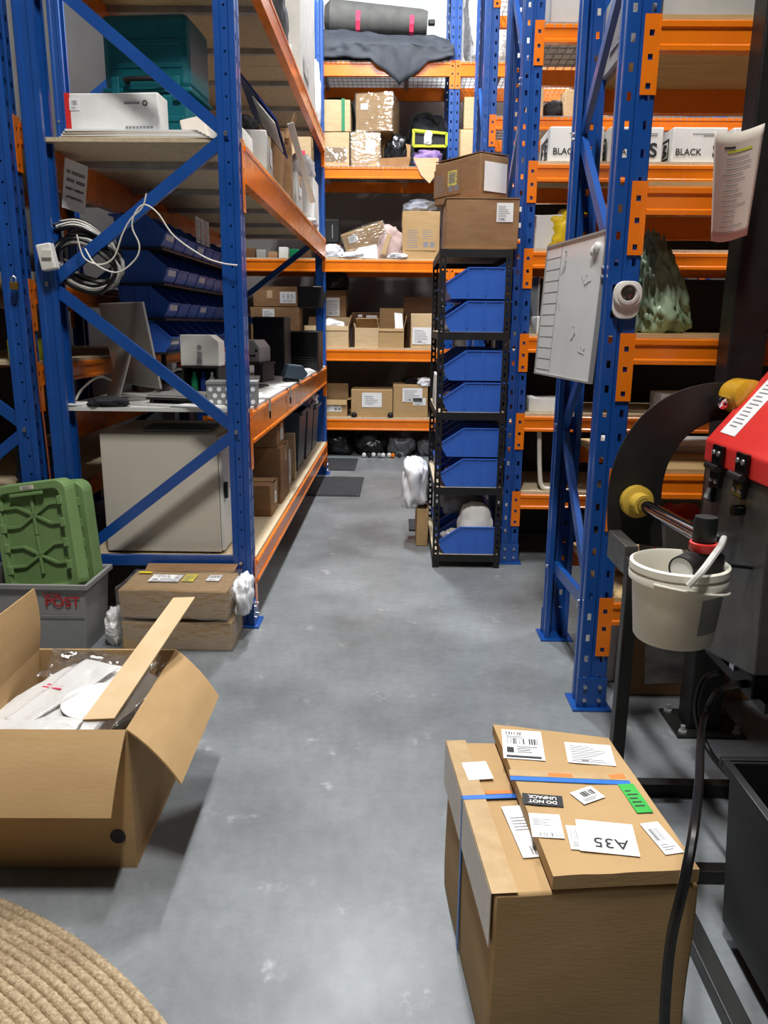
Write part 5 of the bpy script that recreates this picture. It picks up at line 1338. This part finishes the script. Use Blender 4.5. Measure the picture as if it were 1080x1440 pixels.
def fl_lab(px, py, w_, h_, kind, m='paper', ang=0.0, ink='ink_grey', name='label'):
    p = at(px, py, Z=fpz + zt_) - Vector((ctr.x, ctr.y, fpz)); x, y = p.dot(ex), p.dot(ey)
    return label_on(FP, TR(x, y, zt_) @ Matrix.Rotation(R(ang), 4, 'Z'), w_, h_, kind, m, ink, seed=int(px), name=name)


fl_lab(735, 1047, .098, .135, 'ship', ang=-2, ink='ink')
fl_lab(829, 1060, .110, .092, 'list', ang=-3)
def tapeq(u, v):
    l_, r_ = at(718, 1094, Z=fpz + zt_) - ctr, at(886, 1101, Z=fpz + zt_) - ctr
    p = l_ * (1 - u) + r_ * u
    return p.dot(ex), p.dot(ey) + v * .016


tpB = at(720, 1094, Z=fpz + zt_) - Vector((ctr.x, ctr.y, fpz)); yb = tpB.dot(ey)
obj('blue_tape', MB().hexa([(*tapeq(u, v), zz) for zz in (zt_ - .002, zt_ + .0004) for u, v in ((-.003, -.5), (1.003, -.5), (1.003, .5), (-.003, .5))]), 'blue_tape', FP)
obj('clear_tape', MB().hexa([(*tapeq(u, v), zz) for zz in (zt_ - .002, zt_ + .0002) for u, v in ((-.003, .6), (1.003, .6), (1.003, 2.2), (-.003, 2.2))]), 'tape', FP)
fl_lab(788, 1090, .055, .014, 'blank', 'orange_label', 0); fl_lab(868, 1092, .036, .018, 'blank', 'orange_label', 12)
fl_lab(826, 1118, .060, .047, 'small', ang=32, ink='ink')
fl_lab(893, 1122, .036, .105, 'note', 'green_label', 10, ink='ink')
bl = fl_lab(763, 1125, .086, .040, 'blank', 'black', -3)
for k, s_ in enumerate(('DO NOT', 'UNPACK')): text('lettering', s_, .0150, 'paper', bl, TR(0, -.008 + .016 * k, .0011) @ Matrix.Rotation(math.pi, 4, 'Z'), bold=.0003)
fl_lab(768, 1161, .064, .078, 'foot', ang=0)
fl_lab(815, 1178, .045, .075, 'small', ang=0)
a35 = fl_lab(853, 1178, .114, .100, 'blank', ang=-4)
a35.location.z += .0007
text('lettering', 'A35', .042, 'ink', a35, TR(.006, -.018, .001) @ Matrix.Rotation(math.pi, 4, 'Z'))
fl_lab(930, 1178, .040, .098, 'small', ang=16)

# ------------------------------------------------------------------ open carton with poly bags at the left
OB = thing('open_carton', 'large open brown carton full of clear bags in the left foreground', 'carton', (-.925, 2.075, 0), R(1.5))
ow, od, oh = .45, .52, .415
obj('body', open_body(ow, od, oh), 'card', OB, bevel=.002)
obj('flap', flap_mb('r', ow, od, oh, R(132), .205, -.02, curl=.2), 'card', OB, smooth=True)
obj('flap', flap_mb('f', ow, od, oh, R(136), .215, .0, curl=.2), 'card', OB, smooth=True)
obj('flap', flap_mb('l', ow, od, oh, R(-4), .20, .03, curl=.2), 'card', OB, smooth=True)
obj('flap', flap_mb('b', ow, od, oh, R(160), .20, .0, curl=.2), 'card', OB, smooth=True)
obj('round_mark', MB().lathe([(0, 0), (.021, 0), (.021, .0012)], 24, face_M('f', ow, od + .001, oh, .90, .24)), 'ink', OB)
pm_ = MB(); [pm_.box((x0, y0, 0), (x1, y1, .0008)) for x0, y0, x1, y1 in ((-.03, .04, .02, .05), (.03, .045, .06, .055), (-.06, .015, .0, .02), (.02, .015, .04, .02))]; obj('box_print', pm_, 'ink_brown', OB, M=face_M('f', ow, od, oh, .7, .45))
for x in (-.36, .36): pass


def crumple(name, label, c, w_, d_, rz, tilt, m, seed, amp=.012, n=26, cat='bag', group=None, parent=None):
    mb = MB().sheet(lambda u, v: Vector(((u - .5) * w_, (v - .5) * d_, amp * nz3((u * 3, v * 3, 0), 1.3, seed) + amp * .5 * abs(nz3((u * 8, v * 8, 0), 1.1, seed + 3)))), n, n)
    o = obj(name, mb, m, smooth='full', fix=False, solid=.004)
    o.matrix_world = TR(*c) @ Matrix.Rotation(rz, 4, 'Z') @ Matrix.Rotation(tilt[0], 4, 'X') @ Matrix.Rotation(tilt[1], 4, 'Y')
    return tag(o, label, cat, group)


gp = 'clear bags in the open carton'
link_fill = bag('packed_bags', 'mass of clear plastic bags filling the open carton below the prints', 'bag', (-.925, 2.075, .012), (.42, .49, .34), 'poly', 120, rug=.1, ridge=.08)
crumple('poly_bag', 'clear bag with round white print lying topmost in the open carton', (-.88, 2.05, .385), .30, .34, R(-18), (R(6), R(4)), 'poly', 121, group=gp)
crumple('poly_bag', 'clear bag with reddish print at the left of the open carton', (-1.02, 2.08, .375), .22, .36, R(-30), (R(8), R(-10)), 'poly', 122, group=gp)
crumple('poly_bag', 'crinkled clear bag against the back wall of the open carton', (-.93, 2.26, .385), .36, .13, R(-8), (R(25), 0), 'film', 123, amp=.03, group=gp)
crumple('poly_bag', 'clear bag along the front edge of the open carton', (-.99, 1.885, .385), .28, .12, R(5), (R(-5), 0), 'poly', 124, group=gp)
crumple('poly_bag', 'stack of clear sleeves on edge at the right of the open carton', (-.735, 2.17, .36), .07, .26, R(-8), (0, R(60)), 'film', 125, group=gp)
dsc = obj('round_print', MB().lathe([(0, .001), (.09, .001)], 32), 'card_white'); dsc.parent = bpy.data.objects['poly_bag']; dsc.location = (.03, -.02, .014)
lp_ = obj('red_print', MB().box((-.045, -.012, 0), (.045, -.006, .001)).box((-.04, .002, 0), (.03, .008, .001)), 'pink'); lp_.parent = bpy.data.objects['poly_bag.001']; lp_.location = (0, .03, .016)
stp = obj('cardboard_strip', MB().slab([(-.815, 1.84, .428), (-.735, 1.85, .428), (-.665, 2.44, .555), (-.735, 2.43, .555)], (.0, -.002, .007)), 'card_pale', bevel=.001); tag(stp, 'long pale cardboard strip lying across the open carton', 'cardboard')

# ------------------------------------------------------------------ wrapped cartons, post tub, green lids
WB1 = carton('film-wrapped brown carton on the floor, lower of two by the left upright', (-.985, 3.40, .001), (.50, .27, .135), R(1), m='card', film=True, j=.008)
WB2 = carton('film-wrapped brown carton with yellow sticker, upper of two by the left upright', (-.99, 3.40, .155), (.49, .27, .135), R(-1), m='card', film=True, tape=None, j=.008,
             labels=(('t', .36, .52, .14, .10, 'ship'), ('t', .575, .56, .055, .10, 'list', 0, 'yellow_label'), ('t', .80, .58, .06, .085, 'small'), ('t', .12, .80, .06, .022, 'blank', 0, 'yellow_label')))
obj('raised_edge', MB().slab([(-.21, .12, .139), (.22, .12, .139), (.235, .155, .172), (-.20, .15, .168)], (0, .005, -.001)), 'card_brown', WB2)
bag('white_bag', 'white plastic bag squeezed between wrapped cartons and upright', 'bag', (-.702, 3.42, .14), (.078, .2, .175), 'white_bag', 130, rug=.35, taper=-.3)
bag('bubble_wrap', 'crumpled clear wrap between the post tub and wrapped cartons', 'wrap', (-1.295, 3.36, 0), (.08, .16, .17), 'poly', 131, rug=.3)
pt2 = tub('post_tub', 'grey mail tub lettered POST holding green lids', (-1.62, 3.355, .001), (.52, .29, .325), 'grey_plastic', taper=.90, rim=.014)
sl_ = Vector((0, -.05 * .29 / 2, .27)).normalized()
obj('band', MB().slab([(-.245, -.1375, .165), (.245, -.1375, .165), (.248, -.1405, .182), (-.248, -.1405, .182)], (0, -.004, 0)), 'grey_plastic', pt2, bevel=.002)
tM = axes((.155, -.1472, .245), (1, 0, 0), (0, -.054, .9985), (0, -.9985, -.054))
text('lettering', 'POST', .066, 'ink_red', pt2, tM, bold=.0009)
text('small_lettering', 'AUSTRALIA', .016, 'ink_red', pt2, axes((.11, -.1488, .281), (1, 0, 0), (0, -.054, .9985), (0, -.9985, -.054)))


def green_lid(label, M, w_=.36, h_=.50, dp=.075):
    t = thing('crate_lid', label, 'lid', M=M, group='green crate lids')
    def rrect(w2, h2, r_, n=5):
        pts = []
        for cx, cz, a0 in ((w2 / 2 - r_, h2 / 2 - r_, 0), (-w2 / 2 + r_, h2 / 2 - r_, 90), (-w2 / 2 + r_, -h2 / 2 + r_, 180), (w2 / 2 - r_, -h2 / 2 + r_, 270)):
            for k in range(n + 1): a = R(a0 + 90 * k / n); pts.append((cx + r_ * math.cos(a), cz + r_ * math.sin(a)))
        return pts
    A_, B_ = rrect(w_, h_, .05), rrect(w_ - .07, h_ - .07, .03); n = len(A_); mb = MB()
    mb.v = [(x, 0, z) for x, z in A_] + [(x, 0, z) for x, z in B_] + [(x, .03, z) for x, z in B_] + [(x * 1.04, dp, z * 1.03) for x, z in A_]
    for i in range(n):
        j = (i + 1) % n; mb.f += [(i, j, n + j, n + i), (n + i, n + j, 2 * n + j, 2 * n + i), (i, j, 3 * n + j, 3 * n + i)]
    mb.f += [tuple(range(2 * n, 3 * n)), tuple(range(3 * n, 4 * n))]
    obj('shell', mb, 'green_plastic', t, bevel=.004)
    def rib(a, b): obj('rib', MB().bar((a[0], .023, a[1]), (b[0], .023, b[1]), .013, .014, up=(0, 1, 0)), 'green_plastic', t, bevel=.002)
    W2, H2 = (w_ - .075) / 2, (h_ - .075) / 2; hx = [(0, .11), (0, -.055)]
    for cz in (.105, -.075):
        for a in (30, 90, 150, 210, 270, 330):
            e = (math.cos(R(a)) * .088, cz + math.sin(R(a)) * .088); rib((0, cz), e)
            if abs(e[0]) > .02: rib(e, (math.copysign(W2, e[0]), e[1]))
    rib((0, .193), (0, H2))
    for z in (.16, .06, -.03, -.13):
        for sx in (-1, 1): obj('clip', MB().box((sx * (W2 + .002) - .012, -.004, z - .02), (sx * (W2 + .002) + .012, .01, z + .02)), 'green_plastic', t, bevel=.003)
    obj('handle_slot', MB().box((-.09, -.005, h_ / 2 - .055), (.07, .01, h_ / 2 - .04)), 'green_plastic', t, bevel=.003)
    label_on(t, axes((0, -.001, h_ / 2 - .018), (1, 0, 0), (0, 0, 1), (0, -1, 0)), .065, .018, 'list', 'paper_warm', seed=3)
    return t


green_lid('green ribbed crate lid standing in the post tub, front one', TR(-1.61, 3.315, .505) @ Matrix.Rotation(R(-8), 4, 'Y') @ Matrix.Rotation(R(-9), 4, 'X') @ Matrix.Rotation(R(-6), 4, 'Z'))
green_lid('green ribbed crate lid in the post tub, behind the front one', TR(-1.575, 3.405, .485) @ Matrix.Rotation(R(-5), 4, 'Y') @ Matrix.Rotation(R(-4), 4, 'X') @ Matrix.Rotation(R(-4), 4, 'Z'))

# ------------------------------------------------------------------ braided jute rug
RR = 1.6; rc_ = Vector((-.72, 1.544, 0)) - Vector((.552, .834, 0)) * RR
rug = thing('jute_rug', 'round braided jute rug in the left foreground', 'rug', tuple(rc_))
for k in range(62):
    r_ = RR - .012 - .024 * k
    if r_ < .05: break
    fine = k < 18; lump = max(24, int(2 * math.pi * r_ / .021)); seg = lump * 4 if fine else 72; mb = MB(); ns = 6
    vs = []
    for i in range(seg):
        th = 2 * math.pi * i / seg; ph = 2 * math.pi * i / 4 if fine else 0
        for j in range(ns):
            a = math.pi * j / (ns - 1)
            bump = (1 + .22 * math.sin(ph + (1.6 if j > 2 else -1.6))) if fine else 1
            x = r_ - math.cos(a) * .0118; z = .002 + math.sin(a) * .0095 * bump
            vs.append((x * math.cos(th), x * math.sin(th), z))
    fs = [(i * ns + j, ((i + 1) % seg) * ns + j, ((i + 1) % seg) * ns + j + 1, i * ns + j + 1) for i in range(seg) for j in range(ns - 1)]
    mb.v, mb.f = vs, fs
    obj('braid', mb, 'jute', rug, smooth='full', fix=False)
